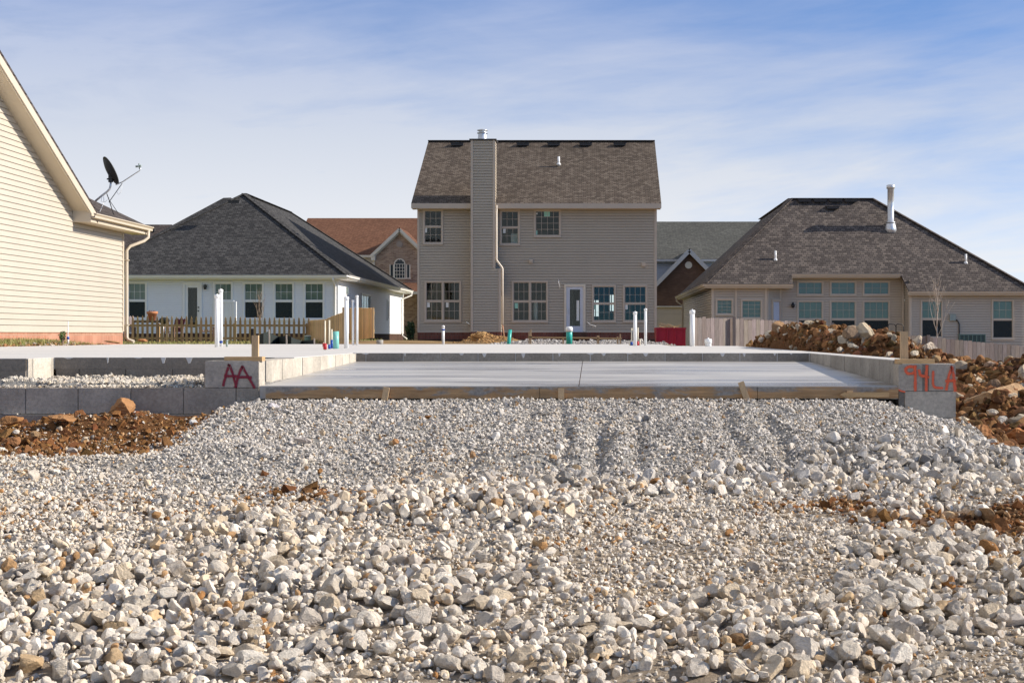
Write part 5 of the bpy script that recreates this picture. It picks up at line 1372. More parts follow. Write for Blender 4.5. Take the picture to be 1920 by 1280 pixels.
def foundation():
    rg = np.random.default_rng(4)
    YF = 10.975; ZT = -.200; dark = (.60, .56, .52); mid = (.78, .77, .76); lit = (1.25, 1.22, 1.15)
    h = thing('house_foundation', (-3, 18, -.6), 'new concrete slab foundation with block walls and a sunken garage floor', 'foundation')
    # main slab
    s = MB(); z = -.195
    poly = [(-9.85, 11.82), (-4.70, 11.82), (-4.70, 12.42), (-2.60, 12.42), (-2.60, 15.46), (2.37, 15.46), (2.37, 11.2), (2.58, 11.2), (2.58, 25.4), (1.42, 25.4), (1.42, 30.5), (-9.85, 30.5)]
    s.prism([(x, y, z) for x, y in poly], (0, 0, -.10))
    for X0, X1, Yd in ((-2.56, 2.36, 15.4545), (-4.66, -2.78, 12.4085), (-9.0, -4.72, 11.8085)):     # slurry that ran over the edge
        x = X0 + .05
        while x < X1 - .2:
            w_ = rg.uniform(.015, .10); dz = rg.uniform(.006, .05) * (1 if w_ < .06 else .5); s.prism([(x, Yd, -.196), (x + w_, Yd, -.196), (x + w_ * .7, Yd, -.196 - dz), (x + w_ * .4, Yd, -.196 - dz * 1.1)], (0, -.005, 0)); x += w_ + rg.uniform(.02, .38)
    s.build('slab', MATS['slab'], h)
    # garage floor, falling to the door
    g = MB(); a, b = -.285, -.393
    for x0, x1 in ((-2.565, -.105), (-.098, 2.36)):
        g.prism([(x0, 10.985, b), (x1, 10.985, b), (x1, 15.45, a), (x0, 15.45, a)], (0, 0, -.10))
    g.build('garage_floor', MATS['garage_slab'], h)
    g = MB(); g.prism([(-.105, 10.985, b - .006), (-.098, 10.985, b - .006), (-.098, 15.45, a - .006), (-.105, 15.45, a - .006)], (0, 0, -.05)); g.build('floor_joint', M('joint_red', (.16, .09, .07), .9, .2), h)
    # stem walls
    m = MB(); blocks(m, Wall.front(15.455), -2.56, 2.36, -.60, -.197, .18, rg, (.74, .70, .65), start=.1, core=True); m.build('block_wall', MATS['block'], h)
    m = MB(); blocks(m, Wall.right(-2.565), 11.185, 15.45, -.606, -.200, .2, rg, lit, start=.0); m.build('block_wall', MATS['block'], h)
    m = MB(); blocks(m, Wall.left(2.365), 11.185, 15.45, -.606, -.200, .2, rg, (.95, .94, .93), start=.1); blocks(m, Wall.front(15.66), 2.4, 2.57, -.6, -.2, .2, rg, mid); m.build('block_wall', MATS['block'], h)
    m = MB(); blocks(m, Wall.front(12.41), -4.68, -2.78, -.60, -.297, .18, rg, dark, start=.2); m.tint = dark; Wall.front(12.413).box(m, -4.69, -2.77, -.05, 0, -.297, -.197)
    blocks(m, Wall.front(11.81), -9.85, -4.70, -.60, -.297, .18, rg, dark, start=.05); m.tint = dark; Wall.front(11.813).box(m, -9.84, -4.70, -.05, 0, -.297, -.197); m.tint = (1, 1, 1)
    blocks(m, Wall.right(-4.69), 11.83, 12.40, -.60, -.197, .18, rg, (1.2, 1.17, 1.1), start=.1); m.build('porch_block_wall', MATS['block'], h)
    # front wall of the porch running off to the left, three courses
    m = MB(); W = Wall.front(YF)
    blocks(m, W, -9.6, -2.57, -.610, -.407, .2, rg, (.95, .89, .83), start=.055); m.build('front_block_wall', MATS['block'], h)
    m = MB(); blocks(m, Wall.front(YF - .035), -9.6, -2.75, -.82, -.617, .2, rg, (.75, .70, .65), start=.25); m.tint = (.75, .74, .72); m.box(-9.6, -2.75, YF - .03, YF + .1, -.6168, -.612); m.build('footing_block', MATS['block'], h)
    m = MB(); x = -8.0
    while x < -2.9:                                  # squeezed mortar and grit along the ledge
        w_ = rg.uniform(.03, .13); m.box(x, x + w_, YF - .033, YF - .004, -.612, -.612 + rg.uniform(.004, .014)); x += w_ + rg.uniform(.02, .3)
    m.build('ledge_mortar', MATS['block'], h)
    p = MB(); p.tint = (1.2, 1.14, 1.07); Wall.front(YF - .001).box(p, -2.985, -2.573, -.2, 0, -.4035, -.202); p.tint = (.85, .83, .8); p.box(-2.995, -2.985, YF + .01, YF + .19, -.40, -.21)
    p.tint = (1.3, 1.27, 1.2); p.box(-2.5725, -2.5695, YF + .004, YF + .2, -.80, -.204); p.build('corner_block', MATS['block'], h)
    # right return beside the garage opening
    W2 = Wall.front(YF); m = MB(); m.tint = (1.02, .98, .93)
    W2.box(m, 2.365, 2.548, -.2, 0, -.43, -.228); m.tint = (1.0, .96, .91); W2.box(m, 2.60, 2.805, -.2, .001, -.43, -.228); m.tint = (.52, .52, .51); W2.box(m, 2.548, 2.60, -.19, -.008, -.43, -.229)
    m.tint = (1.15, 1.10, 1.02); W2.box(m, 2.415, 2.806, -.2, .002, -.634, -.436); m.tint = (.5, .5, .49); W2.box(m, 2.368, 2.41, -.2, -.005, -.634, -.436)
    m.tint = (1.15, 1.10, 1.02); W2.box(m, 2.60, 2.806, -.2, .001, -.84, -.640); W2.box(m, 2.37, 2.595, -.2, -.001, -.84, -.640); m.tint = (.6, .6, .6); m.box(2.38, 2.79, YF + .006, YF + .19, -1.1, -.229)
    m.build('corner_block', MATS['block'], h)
    m = MB(); m.tint = (1.1, 1.08, 1.05); m.box(2.40, 2.80, YF + .02, YF + .2, -.2285, -.222); m.tint = (1.1, 1.08, 1.05); m.box(-2.98, -2.6, YF + .02, YF + .19, -.2015, -.198); m.build('mortar_bed', MATS['block'], h)
    # spray painted letters
    def stroke(mb, pts, s, wpx, off):
        P = [Vector((wx(a, s), 0, wz(b, s))) for a, b in pts]; w_ = wpx / s * .5
        Q = []
        for i in range(len(P) - 1):                      # resample
            n = max(2, int((P[i + 1] - P[i]).length / .006))
            for k in range(n): Q.append(P[i].lerp(P[i + 1], k / n))
        Q.append(P[-1])
        for _ in range(2): Q = [Q[0]] + [(Q[i - 1] + Q[i] * 2 + Q[i + 1]) / 4 for i in range(1, len(Q) - 1)] + [Q[-1]]
        d0 = (Q[1] - Q[0]).normalized(); d1 = (Q[-1] - Q[-2]).normalized(); Q = [Q[0] - d0 * w_ * .6] + Q + [Q[-1] + d1 * w_ * .6]
        N = []
        for i in range(len(Q)):
            d = (Q[min(i + 1, len(Q) - 1)] - Q[max(0, i - 1)]).normalized(); N.append(Vector((-d.z, 0, d.x)))
        y = F / s - off
        for i in range(len(Q) - 1):
            e = 1.0 if 0 < i < len(Q) - 2 else 1.0
            a, b = Q[i] + N[i] * w_, Q[i] - N[i] * w_; c, d = Q[i + 1] - N[i + 1] * w_, Q[i + 1] + N[i + 1] * w_
            v = lambda q: (q.x, y, q.z); mb.quad(v(b), v(c), v(d), v(a), uv=[(0, -1), (0, -1), (0, 1), (0, 1)])
    sP = 2667 / (YF - .003)
    B = lambda l: [(1660 + x / 4.923, 600 + y / 4.923) for x, y in l]
    A = lambda l: [(360 + x / 6.735, 610 + y / 6.735) for x, y in l]
    AAs = [('A', [[(398, 748), (425, 640), (470, 490), (515, 610), (555, 765)], [(425, 640), (500, 636), (560, 640)]]),
           ('A', [[(553, 765), (595, 610), (638, 512), (705, 640), (785, 775)], [(592, 655), (660, 650), (738, 655)]])]
    k = 0
    for ch, ls in AAs:
        g = MB()
        for l in ls: k += 1; stroke(g, A(l), sP, 9.6, .002 + k * .0006)
        g.build('painted_letter', MATS['spray_maroon'], h)['label'] = 'letter A sprayed in maroon paint'
    for ch, ls in (('9', [[(272, 432), (215, 426), (186, 448), (188, 478), (215, 496), (262, 488)], [(272, 432), (276, 520), (276, 640)]]), ('4', [[(312, 470), (322, 510), (388, 524)], [(381, 428), (376, 530), (378, 640)]]),
                   ('L', [[(440, 480), (438, 590), (455, 622), (520, 626)]]), ('A', [[(562, 632), (578, 545), (612, 428), (628, 520), (642, 645)], [(566, 560), (600, 556), (634, 556)]]), ('splash', [[(110, 640), (150, 655), (175, 660)]])):
        g = MB()
        for l in ls: k += 1; stroke(g, B(l), sP, {'L': 8.5, 'splash': 5}.get(ch, 10.5), .002 + k * .0006)
        g.build('painted_letter' if ch != 'splash' else 'paint_splash', MATS['spray_orange'], h)['label'] = f'{ch} sprayed in orange paint'
foundation()

def plank(name, P, vec_len, label, cat, mat='lumber', parts=None, group=None):
    mb = MB(); mb.box8(P); o = mb.build(name, MATS[mat], None, org=tuple(P[0])); return tag(o, label, cat, group)
def bar(name, a, b, w_, h_, label, cat, mat='lumber', side=(0, 0, 1), group=None):
    mb = MB(); beam(mb, a, b, w_, h_, side); o = mb.build(name, MATS[mat], None, org=tuple(a)); return tag(o, label, cat, group)

YP = 10.975
bar('board', (wx(424.6, 241), YP + .075, -.1845), (wx(496, 241), YP + .06, -.1845), .088, .034, 'short wooden board lying on the block pier above the maroon letters', 'board')
bar('stake', (wx(480, 236), 11.28, -.2), (wx(480, 236), 11.28, wz(628.6, 236)), .052, .038, 'upright wooden stake behind the board on the left pier', 'stake', 'lumber_up', side=(0, 1, 0))
bar('board', (wx(1682, 242), YP + .09, -.205), (wx(1753, 242), YP + .10, -.205), .088, .037, 'wooden board lying on the right pier above the orange characters', 'board')
bar('stake', (wx(1693.5, 238), 11.17, -.2), (wx(1693, 238), 11.17, wz(621.5, 238)), .058, .04, 'tall wooden stake standing behind the board on the right pier', 'stake', 'lumber_up', side=(0, 1, 0))

def form_mat():
    m, nt, b = _new('form_wood'); tc = node(nt, 'ShaderNodeTexCoord').outputs['Object']
    mp = node(nt, 'ShaderNodeMapping'); mp.inputs['Scale'].default_value = (2.2, 8, 30); L(nt, tc, mp.inputs['Vector'])
    wood = ramp(nt, noise(nt, mp.outputs[0], 1.5, 6, .65), [(.3, (.26, .15, .07)), (.7, (.52, .33, .17))])
    mp2 = node(nt, 'ShaderNodeMapping'); mp2.inputs['Scale'].default_value = (2.6, 4, 9); L(nt, tc, mp2.inputs['Vector'])
    sm = noise(nt, mp2.outputs[0], 1.2, 8, .68, .4)
    sx_ = node(nt, 'ShaderNodeSeparateXYZ'); L(nt, tc, sx_.inputs[0])
    hgt = node(nt, 'ShaderNodeMath', operation='MULTIPLY_ADD'); hgt.inputs[1].default_value = 2.6; hgt.inputs[2].default_value = -.22; L(nt, sx_.outputs[2], hgt.inputs[0])
    ad = node(nt, 'ShaderNodeMath', operation='ADD'); L(nt, sm, ad.inputs[0]); L(nt, hgt.outputs[0], ad.inputs[1])
    grey = ramp(nt, noise(nt, tc, 40, 4, .6), [(.3, (.17, .165, .155)), (.7, (.36, .35, .33))])
    c = mixrgb(nt, ramp(nt, ad.outputs[0], [(.44, (0, 0, 0)), (.53, (.9, .9, .9))]), wood, grey)
    L(nt, c, b.inputs['Base Color']); b.inputs['Roughness'].default_value = .9; bumpn(nt, noise(nt, tc, 60, 5, .7), .5, .01, b); MATS['form_wood'] = m
form_mat()
def form_board():
    h = thing('form_board', (0, YP - .02, -.5), 'muddy wooden form board along the front edge of the sunken garage floor', 'form board')
    rg = random.Random(3)
    xs = [wx(498, 243.5), wx(1012, 243.5), wx(1420, 243.5), 2.36]
    for i in range(3):
        m = MB(); t = (1, .82, .95)[i]; m.tint = (t, t * .97, t * .92); m.box(xs[i] + .002, xs[i + 1] - .002, YP - .03, YP + .008, -.487, -.398 - .001 * i); m.build('board', MATS['form_wood'], h)
    for px, tilt, top, bot in ((721.5, .012, 726, 747), (1398, -.035, 716, 752), (1594.5, .0, 732, 760), (1052, .0, 728, 746)):
        x = wx(px, 244.5); m = MB(); beam(m, (x - tilt, YP - .048, wz(bot + 12, 244.5)), (x + tilt, YP - .048, wz(top, 244.5)), .046, .02, side=(0, 1, 0)); m.build('stake', MATS['lumber_up'], h)
    m = MB(); m.prism([(wx(1575, 244.5), YP - .07, wz(740, 244.5)), (wx(1583, 244.5), YP - .07, wz(735.5, 244.5)), (wx(1667, 244.5), YP - .07, wz(735.5, 244.5)), (wx(1667, 244.5), YP - .07, wz(744.5, 244.5)), (wx(1583, 244.5), YP - .07, wz(744.5, 244.5))], (0, .02, 0)); m.build('brace', MATS['lumber'], h)
form_board()

# ------------------------------------------------------------------ pipes standing in the slab
SLZ = -.195
def pipe(px, top, w_px, base, label, mat='pipe_white', cap='plug', tilt=0, name='pipe', group=None, s=None, extra=()):
    s = s or (base - PY0) / -SLZ * 1.0
    x, y = wx(px, s), wy(s); zt = wz(top, s); r = w_px / s / 2; z0 = SLZ - .03 if s > 82 else -.4
    t = thing(name, (x, y, z0), label, 'pipe', group)
    m = MB(); xt = x + tilt / s; m.tube([(x, y, z0), (xt, y, zt)], r, 16); m.build('tube', MATS[mat], t)
    if cap == 'plug':
        m = MB(); m.lathe(xt, y, [(r * 1.14, zt - r * 1.3), (r * 1.14, zt), (r * .95, zt + .006), (r * .3, zt + .008), (r * .3, zt + r * .5), (r * .1, zt + r * .55)], 14); m.build('cap', MATS[mat], t)
    if cap == 'white': m = MB(); m.lathe(xt, y, [(r * 1.15, zt - .08), (r * 1.18, zt), (r * .9, zt + .03), (r * .3, zt + .035)], 16); m.build('cap', MATS['pipe_white'], t)
    for (a, b, k, mt) in extra:
        m = MB(); za, zb_ = wz(a, s), wz(b, s); m.lathe(x, y, [(r * k, zb_), (r * k, za)], 14); m.build('sleeve', MATS[mt], t)
    return t
pipe(407, 553, 8.5, 650.5, 'thinner shorter white pipe of the pair left on the slab, before the white screen')
pipe(414, 543, 7.5, 649.5, 'tallest white pipe left on the slab, right of its shorter twin')
t = thing('pipe_plug', pt(413, 641, 114), 'blue round plug on the tall white pipes', 'plug'); m = MB(); c = pt(413.5, 641, 117.2); m.tube([c, (c[0], c[1] + .06, c[2])], .022, 14); m.build('plug', MATS['plastic_blue'], t)
pipe(425.5, 638, 4, 650, 'short grey pipe stub right of the white pipe pair', 'meter_grey')
pipe(609.5, 601, 3, 656, 'thin cream pipe in a red sleeve left of the teal pipe', 'pipe_cream', None, extra=((644, 655, 2.2, 'plastic_red'),))
pipe(606.5, 642, 2, 655, 'short cream tube stub with red wrap at the far left of the cluster', 'pipe_cream', None, extra=((643, 650, 1.9, 'plastic_red'),))
pipe(617.5, 600, 3, 654, 'thin cream pipe in a short blue sleeve, second of the cluster', 'pipe_cream', None, extra=((646, 655, 1.7, 'plastic_blue'),))
pipe(622, 617, 3, 653, 'thin cream pipe in a tall blue sleeve touching the teal pipe', 'pipe_cream', None, extra=((637, 653, 1.7, 'plastic_blue'),))
pipe(629.8, 621, 11.5, 653.5, 'pale teal drain pipe standing on the slab by the cluster of thin pipes', 'pipe_pale_teal', None)
pipe(649.5, 557, 8.5, 652.5, 'thickest white pipe left of centre, in front of the new plank fence')
pipe(662, 563, 4.6, 646.5, 'shorter thin white pipe between two taller white pipes')
pipe(669.5, 554.5, 4.8, 646.5, 'slim tall white pipe right of the thick one')
pipe(712, 637, 13, 645.8, 'low wide grey concrete coloured stub at the back edge of the slab', 'block', None, s=84)
pipe(831, 611, 5.2, 646, 'single white cleanout pipe with a blue band before the taupe house', extra=((616.5, 619.5, 1.12, 'plastic_blue'),), s=80)
pipe(952, 618, 7, 646, 'leaning teal drain pipe at the back edge of the slab', 'pipe_teal', None, tilt=4.5, s=80)
pipe(1067.3, 615, 11.5, 647, 'teal drain pipe with a white cap before the taupe house door', 'pipe_teal', 'white', s=84)
pipe(1190.8, 585, 6.8, 648.2, 'white pipe between thin pipes in blue and red sleeves')
pipe(1184.5, 615, 2.4, 647.5, 'thin cream pipe in a blue sleeve left of the white pipe', 'pipe_cream', None, extra=((641, 647.5, 2, 'plastic_blue'),))
pipe(1196, 614, 2.4, 647.5, 'thin cream pipe in a red sleeve right of the white pipe', 'pipe_cream', None, extra=((640, 647.5, 2.2, 'plastic_red'),))
pipe(1200, 635, 2.4, 647.5, 'short cream stub right of the red sleeve', 'pipe_cream', None)
pipe(1181, 638, 2.4, 647.5, 'short cream stub left of the blue sleeve', 'pipe_cream', None)
pipe(1210.3, 579, 5.2, 647, 'tall slim white pipe right of the blue and red sleeves')
t = pipe(1298, 582, 9.4, 649.3, 'thick white pipe with a green paint mark on the right of the slab')
m = MB(); x, y, z = pt(1296.3, 606, 109.2); r = 9.8 / 109.2 / 2
for k in range(9):
    a0 = math.radians(185 + k * 15); a1 = a0 + math.radians(15); h_ = [.016, .027, .034, .038, .038, .036, .03, .024, .014][k]
    cx = wx(1298, 109.2); m.quad((cx + r * math.cos(a0), y + r * math.sin(a0), z - h_), (cx + r * math.cos(a1), y + r * math.sin(a1), z - h_), (cx + r * math.cos(a1), y + r * math.sin(a1), z + h_), (cx + r * math.cos(a0), y + r * math.sin(a0), z + h_))
m.build('paint_mark', MATS['paint_green'], t)
pipe(1328, 636, 12, 649, 'short capped white pipe stub on the right of the slab')
pipe(127.5, 602, 1.6, 645, 'thin white stick in a blue and white coupling beside the cream house', extra=((630, 645, 2.6, 'pipe_white'), (631, 636, 3.2, 'plastic_blue')), cap=None, s=93)

# ------------------------------------------------------------------ fences
def picket_fence():
    s = 50.0; Y = wy(s); x0, x1 = wx(240, s), wx(579, s)
    h = thing('picket_fence', ((x0 + x1) / 2, Y, -.35), 'weathered brown picket fence with pointed tops in front of the white house', 'fence')
    rg = random.Random(5); n = 38
    for k in range(n):
        x = x0 + (x1 - x0) * k / (n - 1); w_ = .085; zt = wz(591.5 + k * .09 + rg.uniform(-.8, .8), s); t = rg.uniform(.8, 1.25)
        m = MB(); m.tint = (t, t * rg.uniform(.92, 1.02), t * rg.uniform(.8, 1)); w2 = w_ / 2
        m.prism([(x - w2, Y - .02, -.36), (x + w2, Y - .02, -.36), (x + w2, Y - .02, zt - .16), (x + w2 * .62, Y - .02, zt - .13), (x + w2 * .8, Y - .02, zt - .09), (x, Y - .02, zt), (x - w2 * .8, Y - .02, zt - .09), (x - w2 * .62, Y - .02, zt - .13), (x - w2, Y - .02, zt - .16)], (0, .018, 0))
        m.build('picket', MATS['picket_wood'], h)
    for pz in (610, 634):
        m = MB(); m.box(x0 - .3, x1, Y, Y + .04, wz(pz + 2, s), wz(pz - 2, s)); m.build('rail', MATS['picket_wood'], h)
    for px in (296, 439, 575):
        m = MB(); x = wx(px, s); m.box(x - .045, x + .045, Y + .04, Y + .13, -.4, wz(606, s)); m.build('post', MATS['picket_wood'], h)
picket_fence()

def board_run(root, pts, zt, zb, bw, mat, rg, off=.02, jag=.012, name='board'):
    """upright boards along a line; zt and zb give top and bottom by distance share"""
    a, b = Vector(pts[0]), Vector(pts[1]); d = b - a; Ln = d.length; d.normalize(); nrm = Vector((d.y, -d.x)); n = int(Ln / bw)
    for k in range(n):
        t = (k + .5) / n; u = a + d * (k * Ln / n + .003); v = a + d * ((k + 1) * Ln / n - .004); top = zt(t) + rg.uniform(-jag, jag); bot = zb(t); o = nrm * rg.uniform(0, .006)
        q = rg.uniform(.78, 1.2); m = MB(); m.tint = (q, q * rg.uniform(.95, 1.02), q * rg.uniform(.9, 1.04))
        c = .025
        m.prism([(u.x + o.x, u.y + o.y, bot), (v.x + o.x, v.y + o.y, bot), (v.x + o.x, v.y + o.y, top - c), (v.x + o.x - d.x * c, v.y + o.y - d.y * c, top), (u.x + o.x + d.x * c, u.y + o.y + d.y * c, top), (u.x + o.x, u.y + o.y, top - c)], (-nrm.x * .018, -nrm.y * .018, 0))
        m.build(name, MATS[mat], root)
    for f in (.2, .8):
        m = MB(); za, zc = zb(0) + (zt(0) - zb(0)) * f, zb(1) + (zt(1) - zb(1)) * f
        m.prism([(a.x - nrm.x * .03, a.y - nrm.y * .03, za), (b.x - nrm.x * .03, b.y - nrm.y * .03, zc), (b.x - nrm.x * .03, b.y - nrm.y * .03, zc + .08), (a.x - nrm.x * .03, a.y - nrm.y * .03, za + .08)], (-nrm.x * .04, -nrm.y * .04, 0)); m.build('rail', MATS[mat], root)

rg = random.Random(9)
h = thing('plank_fence', (wx(612, 55), wy(55), -.4), 'new pale plank fence stepping up from the picket fence', 'fence')
lz = lambda a, b: (lambda t: a + (b - a) * t)
A0 = Vector((wx(581, 49.5), wy(49.5))); A1 = Vector((wx(611, 56), wy(56))); A2 = Vector((wx(646, 62), wy(62)))
board_run(h, (A0, A1), lz(wz(600.5, 49.5), wz(598.5, 56)), lz(-.32, -.36), .14, 'new_wood', rg, jag=.006)
board_run(h, (A1, A2), lambda t: wz(598.5, 56) + (wz(584, 62) - wz(598.5, 56)) * t ** .8, lz(-.36, -.36), .14, 'new_wood', rg, jag=.006)
m = MB(); q = A2; m.box(q.x - .06, q.x + .03, q.y - .05, q.y + .05, -.4, wz(576, 62)); m.build('post', MATS['new_wood'], h)
h = thing('plank_fence', (wx(680, 52), wy(52), -.3), 'new pale plank gate panel standing square in front of the white house corner', 'fence')
B0 = Vector((wx(650, 60), wy(60))); B1 = Vector((wx(699, 47), wy(47)))
B0 = Vector((wx(655, 50), wy(50))); B1 = Vector((wx(699, 51.5), wy(51.5)))
board_run(h, (B0, B1), lz(wz(577.3, 50), wz(577.3, 51.5)), lz(wz(638, 50), wz(633, 51.5)), .11, 'new_wood', rg, jag=.004)
m = MB(); m.box(B1.x - .02, B1.x + .04, B1.y - .04, B1.y + .06, wz(634, 51.5), wz(576.5, 51.5)); m.build('post', MATS['new_wood'], h)

h = thing('board_fence', (8, 44, -1.4), 'weathered grey brown board fence in front of the beige house', 'fence')
C = [(1300, 62.5, 594), (1478, 60, 602), (1600, 59, 614), (1700, 58.5, 627), (1920, 57.5, 649), (2080, 57, 664)]
for (p0, s0, y0), (p1, s1, y1) in zip(C[:-1], C[1:]):
    a, b = (wx(p0, s0), wy(s0)), (wx(p1, s1), wy(s1)); board_run(h, (a, b), lz(wz(y0, s0), wz(y1, s1)), lz(wz(y0, s0) - 1.83, wz(y1, s1) - 1.83), .150, 'old_wood', rg, jag=.018)
for px, s_, y_ in ((1376, 61.5, 596), (1560, 59.4, 606), (1740, 58.3, 629)):
    m = MB(); x, y = wx(px, s_), wy(s_); m.box(x - .045, x + .045, y - .11, y - .02, wz(y_, s_) - 1.8, wz(y_, s_) + .02); m.build('post', MATS['old_wood'], h)

def vinyl_screen():
    s = 46.0; Y = wy(s); h = thing('privacy_screen', pt(430, 640, s), 'white vinyl privacy screen panel behind the picket fence', 'screen')
    m = MB(); u0, u1 = wx(417, s), wx(438.5, s)
    for k in range(5): a = u0 + (u1 - u0) * k / 5; m.box(a + .004, a + (u1 - u0) / 5 - .004, Y, Y + .02, -.2, wz(567, s))
    m.box(u0, u1, Y + .02, Y + .03, -.2, wz(567, s)); m.build('panel', MATS['white_trim'], h)
    m = MB(); m.box(u0 - .02, u1, Y - .02, Y + .05, wz(567.5, s), wz(563, s)); m.box(u0 - .02, u1, Y - .02, Y + .05, -.22, -.12); m.build('rail', MATS['white_trim'], h)
    m = MB(); m.box(u1, u1 + .1, Y - .03, Y + .07, -.35, wz(565, s)); m.build('post', MATS['white_vinyl'], h)
vinyl_screen()

# ------------------------------------------------------------------ yard things
def silt_fence():
    s = 66.0; h = thing('silt_fence', pt(535, 645, s), 'sagging black silt fence cloth between thin stakes behind the slab', 'silt fence')
    top = [(472, 631), (482, 629), (494, 624), (503, 621.5), (512, 627), (522, 630.5), (530, 630.5), (537, 628), (546, 631.5), (556, 636), (566, 638.5), (578, 638.5), (590, 636)]
    m = MB()
    for k in range(len(top) - 1):
        a, b = top[k], top[k + 1]; f = lambda px: s + 1.2 * math.sin(px * .13)
        p = [(wx(a[0], f(a[0])), wy(f(a[0])), -.42), (wx(b[0], f(b[0])), wy(f(b[0])), -.42), (wx(b[0], f(b[0])), wy(f(b[0])), wz(b[1], f(b[0]))), (wx(a[0], f(a[0])), wy(f(a[0])), wz(a[1], f(a[0])))]
        m.prism(p, (0, .006, 0))
    m.build('cloth', M('silt_cloth', (.022, .03, .028), .85, .5, 9, stretch=(1, 1, 5)), h)
    for px, t0 in ((504.5, 617), (537, 627), (589, 634)): m = MB(); x, y, z = pt(px, t0, s + 2); beam(m, (x + .01, y, -.42), (x, y, z), .035, .02, side=(0, 1, 0)); m.build('stake', MATS['pale_trim'], h)
    m = MB(); x, y, z = pt(473, 616, s + 1); m.box(x - .035, x + .035, y - .03, y + .03, -.42, z); m.build('post', MATS['black_metal'], h)
silt_fence()

def utility_pedestal():
    s = 56.0; x, y, z = pt(577, 641, s); h = thing('utility_pedestal', (x, y, z - .1), 'low green utility pedestal with a pale lid at the end of the picket fence', 'utility box')
    m = MB(); m.lathe(x, y, [(.11, z - .1), (.115, z + .12), (.10, z + .17)], 16); m.build('body', MATS['utility_green'], h)
    m = MB(); m.lathe(x, y, [(.12, z + .165), (.13, z + .19), (.09, z + .22), (.02, z + .225)], 16); m.build('lid', M('lid_pale', (.45, .52, .42), .6, .05), h)
utility_pedestal()

def planter():
    s = 45.0; x, y, z = pt(285.5, 601, s); h = thing('flower_pot', (x, y, z), 'large terracotta pot on a patio table behind the picket fence', 'flower pot')
    m = MB(); m.lathe(x, y, [(.13, z), (.19, z + .27), (.225, z + .275), (.23, z + .38), (.20, z + .38), (.18, z + .30), (.05, z + .30)], 20); m.build('pot', MATS['terracotta'], h)
    m = MB()
    for k in range(9): a = k * .7; m.tube([(x + .05 * math.cos(a), y + .05 * math.sin(a), z + .3), (x + .13 * math.cos(a), y + .13 * math.sin(a), z + .42)], .012, 5)
    m.build('plant', MATS['maroon_cloth'], h)
    h = thing('patio_table', (x, y, -.2), 'low brown patio table under the terracotta pot', 'table')
    zz = z; m = MB(); 
    for k in range(6): m.box(x - .75, x + .65, y - .35 + k * .12, y - .35 + k * .12 + .1, zz - .04, zz); 
    m.box(x - .7, x + .6, y - .3, y + .3, zz - .08, zz - .041); m.build('tabletop', MATS['brown_wood'], h)
    for dx in (-.68, .58):
        for dy in (-.3, .28): m = MB(); m.box(x + dx - .03, x + dx + .03, y + dy - .03, y + dy + .03, -.25, zz - .08); m.build('leg', MATS['brown_wood'], h)
planter()

def chair(px, s, label, cloth, rot, backz=.55):
    x, y = wx(px, s), wy(s); h = thing('patio_chair', (0, 0, 0), label, 'chair')
    fm = MATS['brown_wood']
    m = MB()
    for k in range(4): m.box(-.27, .27, -.25 + k * .13, -.25 + k * .13 + .11, .34, .37)
    m.build('seat', MATS[cloth], h); m = MB()
    for k in range(5): a = -.26 + k * .108; m.prism([(a, .26, .38), (a + .092, .26, .38), (a + .092, .42, .38 + backz), (a + .046, .43, .43 + backz), (a, .42, .38 + backz)], (0, .02, 0))
    m.build('backrest', MATS[cloth], h)
    for dx in (-.27, .27):
        m = MB(); m.box(dx - .025, dx + .025, -.3, -.25, 0, .55); m.build('leg', fm, h); m = MB(); m.box(dx - .025, dx + .025, .22, .27, 0, .55); m.build('leg', fm, h)
        m = MB(); m.box(dx - .05, dx + .05, -.33, .3, .55, .58); m.build('armrest', fm, h)
    h.location = (x, y, -.24); h.rotation_euler = (0, 0, rot)
M('grey_slats', (.36, .29, .28), .8, .15, 6)
chair(243, 45, 'faded brown slatted patio chair nearest the cream house downspout', 'grey_slats', .5, .62)
chair(325, 45.5, 'dark maroon patio chair by the black kettle grill behind the pickets', 'maroon_cloth', -.4, .5)
chair(388, 44.5, 'dark patio chair between the white house door and the white pipes', 'brown_wood', .2, .05)

def grill():
    s = 46; x, y = wx(308, s), wy(s); z = -.25; h = thing('kettle_grill', (x, y, z), 'black kettle grill on thin legs behind the picket fence', 'grill'); q = wz(602, s)
    m = MB(); m.lathe(x, y, [(.03, q - .12), (.14, q - .10), (.20, q), (.21, q + .03)], 18); m.build('bowl', MATS['black_metal'], h)
    m = MB(); m.lathe(x, y, [(.215, q + .032), (.19, q + .10), (.10, q + .15), (.02, q + .16)], 18); m.build('lid', MATS['black_metal'], h)
    for k in range(3): a = k * 2.1; m = MB(); m.tube([(x + .1 * math.cos(a), y + .1 * math.sin(a), q - .08), (x + .2 * math.cos(a), y + .2 * math.sin(a), z)], .012, 6); m.build('leg', MATS['galvanised'], h)
grill()

